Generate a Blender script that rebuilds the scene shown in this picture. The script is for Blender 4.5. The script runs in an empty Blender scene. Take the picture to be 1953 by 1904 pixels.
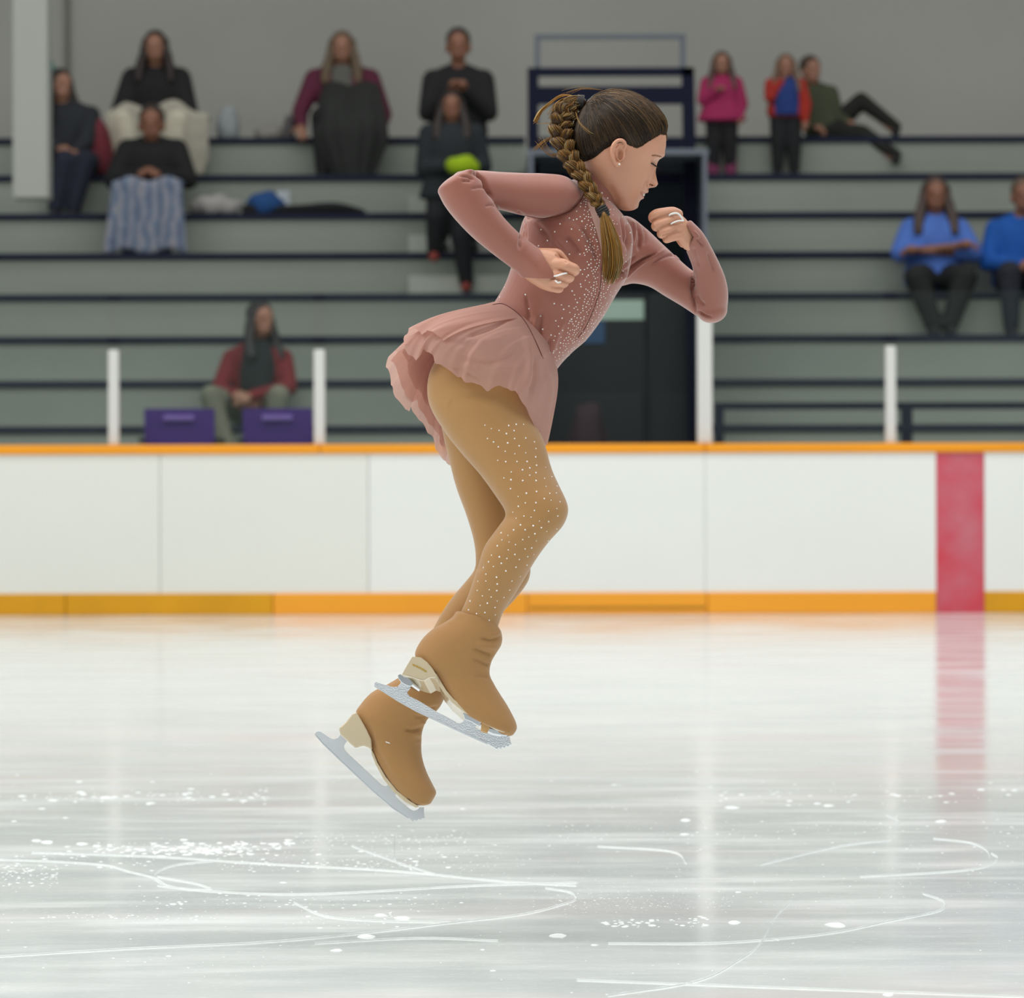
import bpy, bmesh, math, random
import numpy as np
from mathutils import Vector, Matrix
from mathutils.bvhtree import BVHTree
random.seed(7); RNG = np.random.RandomState(7)
SC = bpy.context.scene
COL = SC.collection
PI = math.pi
# ------------------------------------------------------------------ camera
FPX, CX, HY, CAMH, ROLL = 7210.0, 976.5, 914.0, 0.85, 0.0025
cam = bpy.data.cameras.new('camera'); camo = bpy.data.objects.new('camera', cam); COL.objects.link(camo)
camo.location = (0, 0, CAMH); camo.rotation_euler = (PI/2, ROLL, 0)
cam.sensor_width = 36; cam.lens = FPX/1953*36; cam.shift_y = -(952-HY)/1953
cam.clip_start = 0.5; cam.clip_end = 200
cam.dof.use_dof = True; cam.dof.focus_distance = 6.93; cam.dof.aperture_fstop = 6.9
SC.camera = camo
# ------------------------------------------------------------------ world, lamps, exposure
W = bpy.data.worlds.new('arena_air'); SC.world = W; W.use_nodes = True
W.node_tree.nodes['Background'].inputs[0].default_value = (0.80, 0.86, 0.86, 1)
W.node_tree.nodes['Background'].inputs[1].default_value = 0.24
def area(name, loc, sx, sy, power, colr=(1, .985, .965), rot=(0, 0, 0)):
    l = bpy.data.lights.new(name, 'AREA'); l.shape = 'RECTANGLE'; l.size = sx; l.size_y = sy; l.energy = power; l.color = colr
    o = bpy.data.objects.new(name, l); COL.objects.link(o); o.location = loc; o.rotation_euler = rot; return o
for _y, _p in ((1.0, 600), (7.0, 900), (15.0, 790), (20.5, 660)):
    area('ceiling_lamp', (0, _y, 8.5), 22, 2.0, _p)
area('ceiling_lamp', (-6, 3.0, 7.0), 5, 5, 420, (1, .96, .9), (math.radians(-20), math.radians(-35), 0))
area('ceiling_lamp', (0, 27, 8.0), 20, 1.0, 170)
SC.view_settings.view_transform = 'Standard'; SC.view_settings.look = 'None'
SC.view_settings.exposure = 0.0; SC.view_settings.gamma = 1.0; SC.view_settings.use_curve_mapping = False
SC.cycles.use_denoising = True
SC.cycles.max_bounces = 8; SC.cycles.transparent_max_bounces = 16
# ------------------------------------------------------------------ helpers
def lin(c): c = c/255.0; return c/12.92 if c <= .04045 else ((c+.055)/1.055)**2.4
def rgb(r, g, b): return (lin(r), lin(g), lin(b), 1)
def P(px, py, Y):
    """point of the place at distance Y from the camera seen at (px, py)"""
    dx, dy = px-CX, py-HY
    c, s = math.cos(ROLL), math.sin(ROLL)
    a, b = dx*c-dy*s, dx*s+dy*c
    return np.array((a*Y/FPX, Y, CAMH-b*Y/FPX))
def PX(V):
    a = V[:, 0]*FPX/V[:, 1]; b = (CAMH-V[:, 2])*FPX/V[:, 1]
    c, s = math.cos(ROLL), math.sin(ROLL)
    return CX+a*c+b*s, HY-a*s+b*c
MATS = {}
def mat(name, c, rough=.6, metal=0, spec=.5, sheen=0, var=0, vscale=8, bump=0, bscale=60, sss=0, c2=None, stretch=None, coat=0, transl=0, attr=None):
    if name in MATS: return MATS[name]
    m = bpy.data.materials.new(name); m.use_nodes = True; nt = m.node_tree; N = nt.nodes; L = nt.links
    b = N['Principled BSDF']; b.inputs['Base Color'].default_value = c
    b.inputs['Roughness'].default_value = rough; b.inputs['Metallic'].default_value = metal
    b.inputs['Specular IOR Level'].default_value = spec; b.inputs['Sheen Weight'].default_value = sheen
    b.inputs['Coat Weight'].default_value = coat
    if sss:
        b.inputs['Subsurface Weight'].default_value = sss; b.inputs['Subsurface Radius'].default_value = (1, .35, .2); b.inputs['Subsurface Scale'].default_value = .006
    tc = N.new('ShaderNodeTexCoord'); mp = N.new('ShaderNodeMapping'); L.new(tc.outputs['Object'], mp.inputs[0])
    if stretch: mp.inputs['Scale'].default_value = stretch
    if var or c2:
        n = N.new('ShaderNodeTexNoise'); n.inputs['Scale'].default_value = vscale; n.inputs['Detail'].default_value = 4; L.new(mp.outputs[0], n.inputs['Vector'])
        r = N.new('ShaderNodeValToRGB'); L.new(n.outputs['Fac'], r.inputs[0])
        r.color_ramp.elements[0].position = .3; r.color_ramp.elements[1].position = .7
        r.color_ramp.elements[0].color = tuple(min(1, x*(1-var)) for x in c[:3])+(1,)
        r.color_ramp.elements[1].color = c2 if c2 else tuple(min(1, x*(1+var)) for x in c[:3])+(1,)
        L.new(r.outputs[0], b.inputs['Base Color'])
    if attr:
        a = N.new('ShaderNodeAttribute'); a.attribute_name = attr; L.new(a.outputs['Color'], b.inputs['Base Color'])
    if bump:
        n2 = N.new('ShaderNodeTexNoise'); n2.inputs['Scale'].default_value = bscale; n2.inputs['Detail'].default_value = 3; L.new(mp.outputs[0], n2.inputs['Vector'])
        bp = N.new('ShaderNodeBump'); bp.inputs['Strength'].default_value = bump; bp.inputs['Distance'].default_value = .002
        L.new(n2.outputs['Fac'], bp.inputs['Height']); L.new(bp.outputs[0], b.inputs['Normal'])
    if transl:
        out = N['Material Output']; t = N.new('ShaderNodeBsdfTranslucent'); t.inputs[0].default_value = tuple(min(1, x*1.2) for x in c[:3])+(1,)
        tr = N.new('ShaderNodeBsdfTransparent'); m1 = N.new('ShaderNodeMixShader'); m2 = N.new('ShaderNodeMixShader')
        m1.inputs[0].default_value = transl; L.new(b.outputs[0], m1.inputs[1]); L.new(t.outputs[0], m1.inputs[2])
        m2.inputs[0].default_value = .12; L.new(m1.outputs[0], m2.inputs[1]); L.new(tr.outputs[0], m2.inputs[2]); L.new(m2.outputs[0], out.inputs[0])
    MATS[name] = m; return m
def tag(o, label=None, cat=None, group=None, kind=None):
    if label: o['label'] = label
    if cat: o['category'] = cat
    if group: o['group'] = group
    if kind: o['kind'] = kind
    return o
def mk(name, V, F, m, parent=None, smooth=True, attr=None):
    me = bpy.data.meshes.new(name)
    V = np.asarray(V, float)
    me.from_pydata(V.tolist(), [], [tuple(int(i) for i in f) for f in F]); me.update()
    if smooth: me.polygons.foreach_set('use_smooth', [True]*len(me.polygons))
    if attr is not None:
        ca = me.color_attributes.new('tone', 'FLOAT_COLOR', 'POINT')
        ca.data.foreach_set('color', np.hstack([np.asarray(attr), np.ones((len(V), 1))]).ravel())
    return link(name, me, m, parent)
def link(name, me, m, parent=None):
    o = bpy.data.objects.new(name, me); COL.objects.link(o)
    if m is not None and len(me.materials) == 0: me.materials.append(m)
    if parent is not None: o.parent = parent
    return o
def empty(name, loc, label, cat, group=None):
    o = bpy.data.objects.new(name, None); COL.objects.link(o); o.location = loc; o.empty_display_size = .1
    return tag(o, label, cat, group)
def setparent(o, p):   # keeps the world position of geometry built in world coordinates
    o.parent = p; o.matrix_parent_inverse = Matrix.Translation(-Vector(p.location)); return o
class G:
    """collects geometry of one mesh"""
    def __init__(s): s.V = []; s.F = []; s.n = 0
    def add(s, V, F):
        V = np.asarray(V, float); s.V.append(V); s.F += [tuple(i+s.n for i in f) for f in F]; s.n += len(V); return s
    def box(s, x0, x1, y0, y1, z0, z1):
        V = [(x, y, z) for x in (x0, x1) for y in (y0, y1) for z in (z0, z1)]
        return s.add(V, [(0, 1, 3, 2), (4, 6, 7, 5), (0, 4, 5, 1), (2, 3, 7, 6), (0, 2, 6, 4), (1, 5, 7, 3)])
    def verts(s): return np.vstack(s.V)
    def build(s, name, m, parent=None, smooth=True): return mk(name, s.verts(), s.F, m, parent, smooth)
def bev(o, w=.006, seg=2):
    b = o.modifiers.new('bevel', 'BEVEL'); b.width = w; b.segments = seg; b.limit_method = 'ANGLE'; return o
def boxo(name, x0, x1, y0, y1, z0, z1, m, parent=None, w=.004):
    return bev(G().box(x0, x1, y0, y1, z0, z1).build(name, m, parent, False), w)
def crom(K, m):
    """Catmull-Rom through the rows of K, m steps per span"""
    K = np.asarray(K, float); n = len(K); out = []
    for i in range(n-1):
        p0 = K[max(i-1, 0)]; p1 = K[i]; p2 = K[i+1]; p3 = K[min(i+2, n-1)]
        if i == 0: p0 = 2*p1-p2
        if i == n-2: p3 = 2*p2-p1
        for j in range(m):
            t = j/m
            out.append(.5*((2*p1)+(-p0+p2)*t+(2*p0-5*p1+4*p2-p3)*t*t+(-p0+3*p1-3*p2+p3)*t**3))
    out.append(K[-1]); return np.array(out)
def loft(S, n=28, m=5, e=2.0, cap0=0, cap1=0):
    """S rows: centre(3), half axis a(3), half axis b(3) -> closed surface; cap = bulge length of an end"""
    K = crom(np.array([np.concatenate(r) for r in S]), m) if m > 1 else np.array([np.concatenate(r) for r in S])
    def capped(K, L, end):
        if not L: return K
        r = K[-1] if end else K[0]; q = K[-2] if end else K[1]
        a, b = r[3:6], r[6:9]; nrm = np.cross(a, b); nrm /= np.linalg.norm(nrm)+1e-9
        if np.dot(nrm, r[:3]-q[:3]) < 0: nrm = -nrm
        add = []
        for k in range(1, 7):
            an = k/6*PI/2*.985
            add.append(np.concatenate([r[:3]+nrm*L*math.sin(an), a*math.cos(an), b*math.cos(an)]))
        return np.vstack([K, add]) if end else np.vstack([add[::-1], K])
    K = capped(K, cap0, False); K = capped(K, cap1, True)
    th = np.arange(n)/n*2*PI; ct, st = np.cos(th), np.sin(th)
    cu = np.sign(ct)*np.abs(ct)**(2/e); su = np.sign(st)*np.abs(st)**(2/e)
    V = (K[:, None, 0:3]+cu[None, :, None]*K[:, None, 3:6]+su[None, :, None]*K[:, None, 6:9]).reshape(-1, 3)
    R = len(K); F = []
    for i in range(R-1):
        for j in range(n): F.append((i*n+j, i*n+(j+1) % n, (i+1)*n+(j+1) % n, (i+1)*n+j))
    F.append(tuple(range(n))[::-1]); F.append(tuple((R-1)*n+j for j in range(n)))
    return V, F
def frames(pts):
    pts = np.asarray(pts, float); T = np.gradient(pts, axis=0); T /= np.linalg.norm(T, axis=1)[:, None]+1e-12
    up = np.array((0, 0, 1.)) if abs(T[0][2]) < .9 else np.array((1., 0, 0))
    A = []; a = np.cross(T[0], up); a /= np.linalg.norm(a)
    for t in T:
        a = a-np.dot(a, t)*t; a /= np.linalg.norm(a)+1e-12; A.append(a.copy())
    A = np.array(A); return T, A, np.cross(T, A)
def tube(pts, rad, n=12, cap=True, m=0):
    pts = np.asarray(pts, float)
    rad = np.ones(len(pts))*rad if np.isscalar(rad) else np.asarray(rad, float)
    if m:
        K = crom(np.hstack([pts, rad[:, None]]), m); pts, rad = K[:, :3], np.maximum(K[:, 3], 1e-5)
    T, A, B = frames(pts)
    S = [(p, a*r, b*r) for p, a, b, r in zip(pts, A, B, rad)]
    return loft(S, n=n, m=1, cap0=rad[0] if cap else 0, cap1=rad[-1] if cap else 0)
def cone(p0, r0, p1, r1, n=16):
    return tube(np.array([np.array(p0)+(np.array(p1)-np.array(p0))*t for t in (0, .33, .67, 1)]), [r0, r0*.67+r1*.33, r0*.33+r1*.67, r1], n)
def ell(c, r, n=16, R=None):
    c = np.array(c, float); V = []; F = []
    for i in range(1, n):
        a = PI*i/n
        for j in range(2*n):
            b = PI*j/n; V.append((math.sin(a)*math.cos(b)*r[0], math.sin(a)*math.sin(b)*r[1], math.cos(a)*r[2]))
    V += [(0, 0, r[2]), (0, 0, -r[2])]; m = 2*n
    for i in range(n-2):
        for j in range(m): F.append((i*m+j, (i+1)*m+j, (i+1)*m+(j+1) % m, i*m+(j+1) % m))
    t, bo = len(V)-2, len(V)-1
    for j in range(m): F.append((t, j, (j+1) % m)); F.append((bo, (n-2)*m+(j+1) % m, (n-2)*m+j))
    V = np.array(V)
    if R is not None: V = V@np.array(R).T
    return V+c, F
def remesh(g, voxel, sm=2, name='m'):
    """one continuous skin around everything in g"""
    me = bpy.data.meshes.new('t'); me.from_pydata(g.verts().tolist(), [], [tuple(int(i) for i in f) for f in g.F]); me.update()
    o = bpy.data.objects.new('t', me); COL.objects.link(o)
    r = o.modifiers.new('r', 'REMESH'); r.mode = 'VOXEL'; r.voxel_size = voxel; r.use_smooth_shade = True
    if sm:
        s = o.modifiers.new('s', 'SMOOTH'); s.factor = .5; s.iterations = sm
    dg = bpy.context.evaluated_depsgraph_get(); dg.update()
    out = bpy.data.meshes.new_from_object(o.evaluated_get(dg)); out.name = name
    bpy.data.objects.remove(o); bpy.data.meshes.remove(me)
    out.polygons.foreach_set('use_smooth', [True]*len(out.polygons)); return out
def getv(me):
    a = np.empty(len(me.vertices)*3); me.vertices.foreach_get('co', a); return a.reshape(-1, 3)
def getn(me):
    a = np.empty(len(me.vertices)*3); me.vertices.foreach_get('normal', a); return a.reshape(-1, 3)
def setv(me, V): me.vertices.foreach_set('co', V.ravel()); me.update()
def bvh(me): return BVHTree.FromPolygons([tuple(v) for v in getv(me)], [tuple(p.vertices) for p in me.polygons])
def joinmesh(mes, name):
    g = G()
    for me in mes: g.add(getv(me), [tuple(p.vertices) for p in me.polygons])
    out = bpy.data.meshes.new(name); out.from_pydata(g.verts().tolist(), [], g.F); out.update()
    out.polygons.foreach_set('use_smooth', [True]*len(out.polygons)); return out
# ================================================================== the setting: rink, boards, bleachers, wall
YB = 23.8
def wx(px, Y): return (px-CX)*Y/FPX
def wz(py, Y): return CAMH-(py-HY)*Y/FPX
m_wall = mat('painted_wall', rgb(174, 174, 167), .8, var=.05, vscale=.6)
m_riser = mat('bleacher_grey', rgb(144, 151, 142), .7, var=.05, vscale=1.5)
m_tread = mat('bleacher_tread', rgb(120, 124, 118), .7)
m_nose = mat('navy_nosing', rgb(31, 35, 56), .7, spec=.2)
m_navy = mat('navy_steel', rgb(14, 18, 42), .6, spec=.15)
m_steel = mat('grey_steel', rgb(92, 98, 108), .5)
m_board = mat('white_board', rgb(238, 240, 236), .35, var=.012, vscale=1.2)
m_board2 = mat('ivory_board', rgb(233, 234, 226), .35, var=.012, vscale=1.2)
m_yel = mat('orange_plastic', rgb(248, 160, 4), .4, var=.05, vscale=1)
m_yel2 = mat('ochre_plastic', rgb(222, 158, 4), .4, var=.08, vscale=2)
m_kick = mat('orange_kickplate', rgb(246, 165, 40), .4, var=.04, vscale=1)
m_red = mat('red_line', rgb(206, 62, 78), .5, c2=rgb(200, 108, 122), vscale=4)
m_black = mat('dark_void', rgb(104, 112, 122), .7)
m_white = mat('white_post', rgb(216, 216, 212), .4)
m_floor = mat('rubber_floor', rgb(52, 54, 56), .8)
# ---- ice
ice = bpy.data.materials.new('ice'); ice.use_nodes = True
def ice_nodes():
    nt = ice.node_tree; N = nt.nodes; L = nt.links; b = N['Principled BSDF']
    tc = N.new('ShaderNodeTexCoord')
    def noise(scale, det, sx=1, sy=1, rough=.6):
        mp = N.new('ShaderNodeMapping'); mp.inputs['Scale'].default_value = (sx, sy, 1); L.new(tc.outputs['Object'], mp.inputs[0])
        n = N.new('ShaderNodeTexNoise'); n.inputs['Scale'].default_value = scale; n.inputs['Detail'].default_value = det; n.inputs['Roughness'].default_value = rough
        L.new(mp.outputs[0], n.inputs['Vector']); return n.outputs['Fac']
    def ramp(x, p0, p1, c0, c1):
        r = N.new('ShaderNodeValToRGB'); r.color_ramp.elements[0].position = p0; r.color_ramp.elements[1].position = p1
        r.color_ramp.elements[0].color = c0; r.color_ramp.elements[1].color = c1; L.new(x, r.inputs[0]); return r.outputs[0]
    def mix(f, a, c, t='MIX'):
        m = N.new('ShaderNodeMix'); m.data_type = 'RGBA'; m.blend_type = t
        if hasattr(f, 'links'): L.new(f, m.inputs[0])
        else: m.inputs[0].default_value = f
        L.new(a, m.inputs[6])
        if hasattr(c, 'links'): L.new(c, m.inputs[7])
        else: m.inputs[7].default_value = c
        return m.outputs[2]
    W0, W1 = (0, 0, 0, 1), (1, 1, 1, 1)
    base = ramp(noise(1.6, 5, .8, 1.6), .32, .66, rgb(206, 214, 213), rgb(225, 230, 229))
    frost = ramp(noise(2.4, 6, .5, 1.8, .6), .46, .70, W0, W1)        # wide scraped bands of snow dust
    fr2 = mix(.4, ramp(frost, 0, 1, W0, W0), frost)
    fine = ramp(noise(70, 4, 1, 1), .54, .68, W0, W1)
    m1 = mix(fr2, base, rgb(243, 246, 246)); m1 = mix(mix(.35, ramp(frost, 0, 1, W0, W0), fine), m1, rgb(244, 247, 247))
    pink = ramp(noise(.9, 2, .5, 1.4), .56, .78, W0, (.6, .6, .6, 1))
    m2 = mix(pink, m1, rgb(222, 208, 206))
    L.new(m2, b.inputs['Base Color'])
    b.inputs['IOR'].default_value = 1.31; b.inputs['Specular IOR Level'].default_value = .5
    mr = N.new('ShaderNodeMapRange'); L.new(frost, mr.inputs[0]); mr.inputs[3].default_value = .10; mr.inputs[4].default_value = .24
    L.new(mr.outputs[0], b.inputs['Roughness'])
    ad = N.new('ShaderNodeMath'); ad.operation = 'ADD'; L.new(noise(9, 6, .6, 1.2), ad.inputs[0]); 
    ml = N.new('ShaderNodeMath'); ml.operation = 'MULTIPLY'; L.new(fine, ml.inputs[0]); ml.inputs[1].default_value = .12; L.new(ml.outputs[0], ad.inputs[1])
    bp = N.new('ShaderNodeBump'); bp.inputs['Strength'].default_value = .10; bp.inputs['Distance'].default_value = .004
    L.new(ad.outputs[0], bp.inputs['Height']); L.new(bp.outputs[0], b.inputs['Normal'])
ice_nodes()
ic = G().box(-16, 16, -4, YB, -.05, 0).build('floor', ice, None, False); tag(ic, 'sheet of scratched white rink ice', None, None, 'structure')
# ---- boards: panels, cap and kickplate per stretch
edges = [-2600, -95, 305, 703, 1345, 1785, 1877, 2280, 4700]
def X(px): return wx(px, YB)
for k in range(len(edges)-1):
    x0, x1 = X(edges[k]), X(edges[k+1]); g = .002 if edges[k+1] != 1785 and edges[k] != 1785 else .0005
    red = edges[k] == 1785
    mm = m_red if red else (m_board2 if edges[k+1] <= 703 else m_board)
    tag(G().box(x0+g, x1-g, YB, YB+.05, .134 if not red else .0, 1.012).build('wall_back', mm, None, False), 'red line on the boards' if red else 'white dasher board panel', None, None, 'structure')
    if not red:
        cols = [(x0, x1)]
        for c0, c1 in cols: pass
tag(G().box(X(-2600), X(4700), YB+.052, YB+.12, .0, 1.0).build('wall_back', m_board, None, False), 'inner frame of the boards', None, None, 'structure')
kk = [-2600, 125, 520, 1005, 1348, 1785]
for k in range(5):
    tag(bev(G().box(X(kk[k])+.002, X(kk[k+1])-.002, YB-.014, YB+.045, 0, .135).build('baseboard_back', m_yel2 if k in (0, 1) else m_kick, None, False), .006), 'yellow kickplate strip', None, None, 'structure')
tag(bev(G().box(X(1877), X(4700), YB-.014, YB+.045, 0, .135).build('baseboard_back', m_yel2, None, False), .006), 'yellow kickplate strip', None, None, 'structure')
for a, b_, mm in ((-2600, 610, m_yel), (610, 1345, m_yel), (1345, 4700, m_yel)):
    tag(bev(G().box(X(a)+.001, X(b_)-.001, YB-.02, YB+.14, 1.012, 1.071).build('trim_1', mm, None, False), .012), 'orange cap rail of the boards', None, None, 'structure')
tag(G().box(X(1010), X(1345), YB-.017, YB-.0145, .028, .05).build('trim_2', mat('ochre_stain', rgb(190, 132, 20), .5), None, False), 'worn strip on the kickplate', None, None, 'structure')
# ---- floor behind the boards, side walls, rear wall
tag(G().box(-16, 16, YB+.12, 27.0, -.05, .4).build('floor_2', m_floor, None, False), 'rubber walkway behind the boards', None, None, 'structure')
tag(G().box(-16, 16, 32.0, 32.3, -.05, 10).build('wall_rear', m_wall, None, False), 'grey painted rear wall', None, None, 'structure')
tag(G().box(wx(126, 31.9), wx(132, 31.9), 31.93, 32.0, 3.4, 10).build('trim_3', mat('wall_joint', rgb(120, 118, 112), .8), None, False), 'vertical joint strip on the rear wall', None, None, 'structure')
# ---- bleachers
NR = 8
def rowY(i): return 27.0+.485*i
def rowZ(i): return 1.232+.338*i
GAP = (wx(1006, 27.5), wx(1338, 27.5))
def bleacher(xa, xb, label):
    root = empty('bleacher_stand', ((xa+xb)/2, 27, .4), label, 'bleachers')
    for i in range(-2, NR):
        y0, y1 = rowY(i), rowY(i+1) if i < NR-1 else 31.95
        if i == -2: y0 = rowY(-2)
        z = rowZ(i)
        g = G(); g.box(xa, xb, y0+.02, y0+.04, z-.338, z-.045)
        setparent(g.build('riser', m_riser, None, False), root)
        setparent(G().box(xa, xb, y0+.02, y1+(.02 if i < NR-1 else 0), z-.045, z).build('tread', m_tread, None, False), root)
        setparent(bev(G().box(xa, xb, y0-.01, y0+.0195, z-.045, z+.004).build('nosing', m_nose, None, False), .004), root)
    return root
bleacher(-9, GAP[0], 'grey stepped bleachers with navy edges left of the dark doorway')
bleacher(GAP[1], 9, 'grey stepped bleachers with navy edges right of the dark doorway')
# aisle steps in front of the rows, left of the doorway
m_step = mat('aisle_step', rgb(172, 178, 168), .7)
for i in (1, 3, 4, 5):
    y = rowY(i+1)
    o = boxo('aisle_step', wx(782, y), wx(985, y), rowY(i+1)-.26, rowY(i+1)+.015, rowZ(i)+.002, rowZ(i)+.15, m_step)
    names = {1: 'lowest one, behind the glass', 3: 'just above the glass, behind the walking feet', 4: 'second above the glass, level with the shin', 5: 'uppermost beside the dark coat'}
    tag(o, 'pale grey half step in the aisle, '+names[i], 'step', 'half steps in the bleacher aisle')
# ---- doorway box in the gap
dz = wz(335, 28.2)
tag(G().box(GAP[0], GAP[1], 29.4, 29.45, .4, dz).build('wall_doorway', m_black, None, False), 'dark back of the doorway passage', None, None, 'structure')
tag(G().box(GAP[0]+.01, GAP[0]+.04, 26.4, 29.4, .4, dz).build('wall_doorway_left', m_black, None, False), 'dark side of the doorway passage', None, None, 'structure')
tag(G().box(GAP[1]-.04, GAP[1]-.01, 26.4, 29.4, .4, dz).build('wall_doorway_right', m_black, None, False), 'dark side of the doorway passage', None, None, 'structure')
tag(G().box(GAP[0], GAP[1], 26.4, 29.4, dz, dz+.04).build('ceiling_doorway', m_black, None, False), 'dark top of the doorway passage', None, None, 'structure')
tag(G().box(GAP[0], GAP[1], 29.46, 32.0, dz-.1, wz(300, 29.5)).build('floor_3', m_riser, None, False), 'landing behind the navy frame', None, None, 'structure')
# dark double door closing the passage low down
Yd = 27.3
door = empty('passage_door', (wx(1170, Yd), Yd, .4), 'black double door in the gap between the bleachers', 'door')
zt = wz(560, Yd)
for a, b_ in ((1012, 1232), (1236, 1332)):
    setparent(boxo('door_leaf', wx(a, Yd), wx(b_, Yd), Yd, Yd+.05, .41, zt, mat('black_door', rgb(20, 26, 30), .5)), door)
    setparent(boxo('lower_panel', wx(a+10, Yd), wx(b_-6, Yd), Yd-.012, Yd-.001, .5, wz(752, Yd), mat('black_panel', rgb(28, 35, 39), .45)), door)
tag(boxo('notice', wx(1120, Yd), wx(1229, Yd), Yd-.012, Yd-.002, wz(611, Yd), wz(573, Yd), mat('pale_window_light', rgb(196, 224, 206), .6)), 'pale green strip of window light coloured onto the dark door', 'notice')  # window light put in as a pale green strip, not a real notice
tag(boxo('notice', wx(1112, Yd), wx(1154, Yd), Yd-.012, Yd-.002, wz(656, Yd), wz(613, Yd), mat('blue_notice', rgb(56, 92, 130), .6)), 'small blue square notice below the pale green strip', 'notice')
# ---- navy frame over the passage
Yr = 27.0
fr = empty('steel_barrier', (wx(1170, Yr), Yr, 1.2), 'navy steel railing frame above the dark doorway behind her head', 'barrier')
def hbar(name, a, b_, y0, y1, m, Y=Yr, t=.05): return setparent(boxo(name, wx(a, Y), wx(b_, Y), Y, Y+t, wz(y1, Y), wz(y0, Y), m), fr)
hbar('rail', 1008, 1325, 129, 145, m_navy); hbar('rail', 1029, 1303, 165, 199, m_navy)
hbar('rail', 1029, 1303, 262, 291, m_navy); hbar('rail', 1029, 1303, 330, 350, m_navy)
g = G(); V0 = [P(1300, 129, Yr), P(1324, 129, Yr), P(1340, 850, Yr), P(1312, 850, Yr)]
V = np.array(V0+[v+np.array((0, .06, 0)) for v in V0]); g.add(V, [(0, 1, 2, 3), (7, 6, 5, 4), (0, 4, 5, 1), (1, 5, 6, 2), (2, 6, 7, 3), (3, 7, 4, 0)])
setparent(g.build('post', m_navy, None, False), fr)
hbar('post', 1008, 1029, 145, 560, m_navy)
hbar('guard_rail', 1022, 1310, 65, 75, m_steel, t=.03); hbar('guard_post', 1022, 1032, 75, 129, m_steel, t=.03); hbar('guard_post', 1299, 1310, 75, 129, m_steel, t=.03)
# ---- front navy railing right
Yf = 25.8
fr2 = empty('railing', (wx(1660, Yf), Yf, .4), 'low navy railing before the lowest bleacher row at right', 'railing')
def fbar(name, a, b_, y0, y1): return setparent(boxo(name, wx(a, Yf), wx(b_, Yf), Yf, Yf+.05, wz(y1, Yf), wz(y0, Yf), m_navy), fr2)
fbar('top_rail', 1363, 2200, 769, 783); fbar('post', 1363, 1381, 783, 1030); fbar('post', 1719, 1741, 783, 1030)
# ---- hanging white column
Yc = 25.6
tag(boxo('hanging_duct', wx(25, Yc), wx(93, Yc), Yc, Yc+.24, wz(376, Yc), 10, mat('duct_white', rgb(156, 159, 153), .5), None, .012), 'white square duct hanging down at the far left', 'duct')
# ---- glass screens and posts
gl = bpy.data.materials.new('acrylic'); gl.use_nodes = True
def glass_nodes():
    nt = gl.node_tree; N = nt.nodes; L = nt.links; N.remove(N['Principled BSDF']); out = N['Material Output']
    t = N.new('ShaderNodeBsdfTransparent'); t.inputs[0].default_value = (.975, .99, .985, 1)
    d = N.new('ShaderNodeBsdfDiffuse'); d.inputs[0].default_value = (.75, .95, .9, 1)
    gg = N.new('ShaderNodeBsdfGlossy'); gg.inputs['Roughness'].default_value = .05
    m = N.new('ShaderNodeMixShader'); m.inputs[0].default_value = .005; L.new(t.outputs[0], m.inputs[1]); L.new(d.outputs[0], m.inputs[2])
    m2 = N.new('ShaderNodeMixShader'); m2.inputs[0].default_value = .004; L.new(m.outputs[0], m2.inputs[1]); L.new(gg.outputs[0], m2.inputs[2])
    L.new(m2.outputs[0], out.inputs[0])
glass_nodes()
gl2 = gl.copy(); gl2.name = 'clear_acrylic'
for _n in gl2.node_tree.nodes:
    if _n.type == 'MIX_SHADER': _n.inputs[0].default_value = .0015
YG = YB+.06
def post(a, b_, y0, label):
    o = G().box(wx(a, YG), wx(b_, YG), YG-.02, YG+.045, 1.071, wz(y0, YG)).build('glass_post', m_white, None, False); bev(o, .01, 3)
    return tag(o, label, 'post', 'white posts of the glass screen')
post(207, 227, 666, 'thin white glass post left of the two purple chairs')
post(599, 620, 666, 'thin white glass post right of the two purple chairs')
post(1689, 1709, 662, 'thin white glass post above the navy railing at right')
post(1330, 1359, 560, 'thick pale metal post under her bent elbow')
def pane(a, b_, label, arch=True):
    root = empty('glass_screen', (wx((a+b_)/2, YG), YG, 1.071), label, 'glass screen')
    x0, x1 = wx(a, YG)+.004, wx(b_, YG)-.004
    setparent(G().box(x0, x1, YG+.008, YG+.016, 1.072, wz(556, YG)).build('glass_pane', gl if arch else gl2, None, False), root)
    if arch:      # shorter sheet with an arched top edge clamped in front
        n = 24; V = []; 
        for k in range(n+1):
            u = k/n; z = wz(649+26*abs(2*u-1)**3, YG); x = x0+(x1-x0)*u
            V += [(x, YG-.004, 1.072), (x, YG-.004, z), (x, YG+.004, z), (x, YG+.004, 1.072)]
        F = []
        for k in range(n):
            for q in range(4): F.append((k*4+q, k*4+(q+1) % 4, k*4+4+(q+1) % 4, k*4+4+q))
        F += [(0, 1, 2, 3), tuple(4*n+q for q in (3, 2, 1, 0))]
        setparent(mk('arched_pane', V, F, gl, None, False), root)
    return root
pane(-600, -180, 'clear arched glass screen beyond the left edge of the frame')
pane(-176, 206, 'clear arched glass screen at the far left above the boards')
pane(228, 598, 'clear arched glass screen in front of the two purple chairs')
pane(621, 1000, 'clear arched glass screen behind her skirt')
pane(1004, 1329, 'straight glass gate panel before the dark doorway', False)
pane(1360, 1688, 'clear arched glass screen right of the thick pale post')
pane(1710, 2060, 'clear arched glass screen at the far right above the red line')
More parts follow.
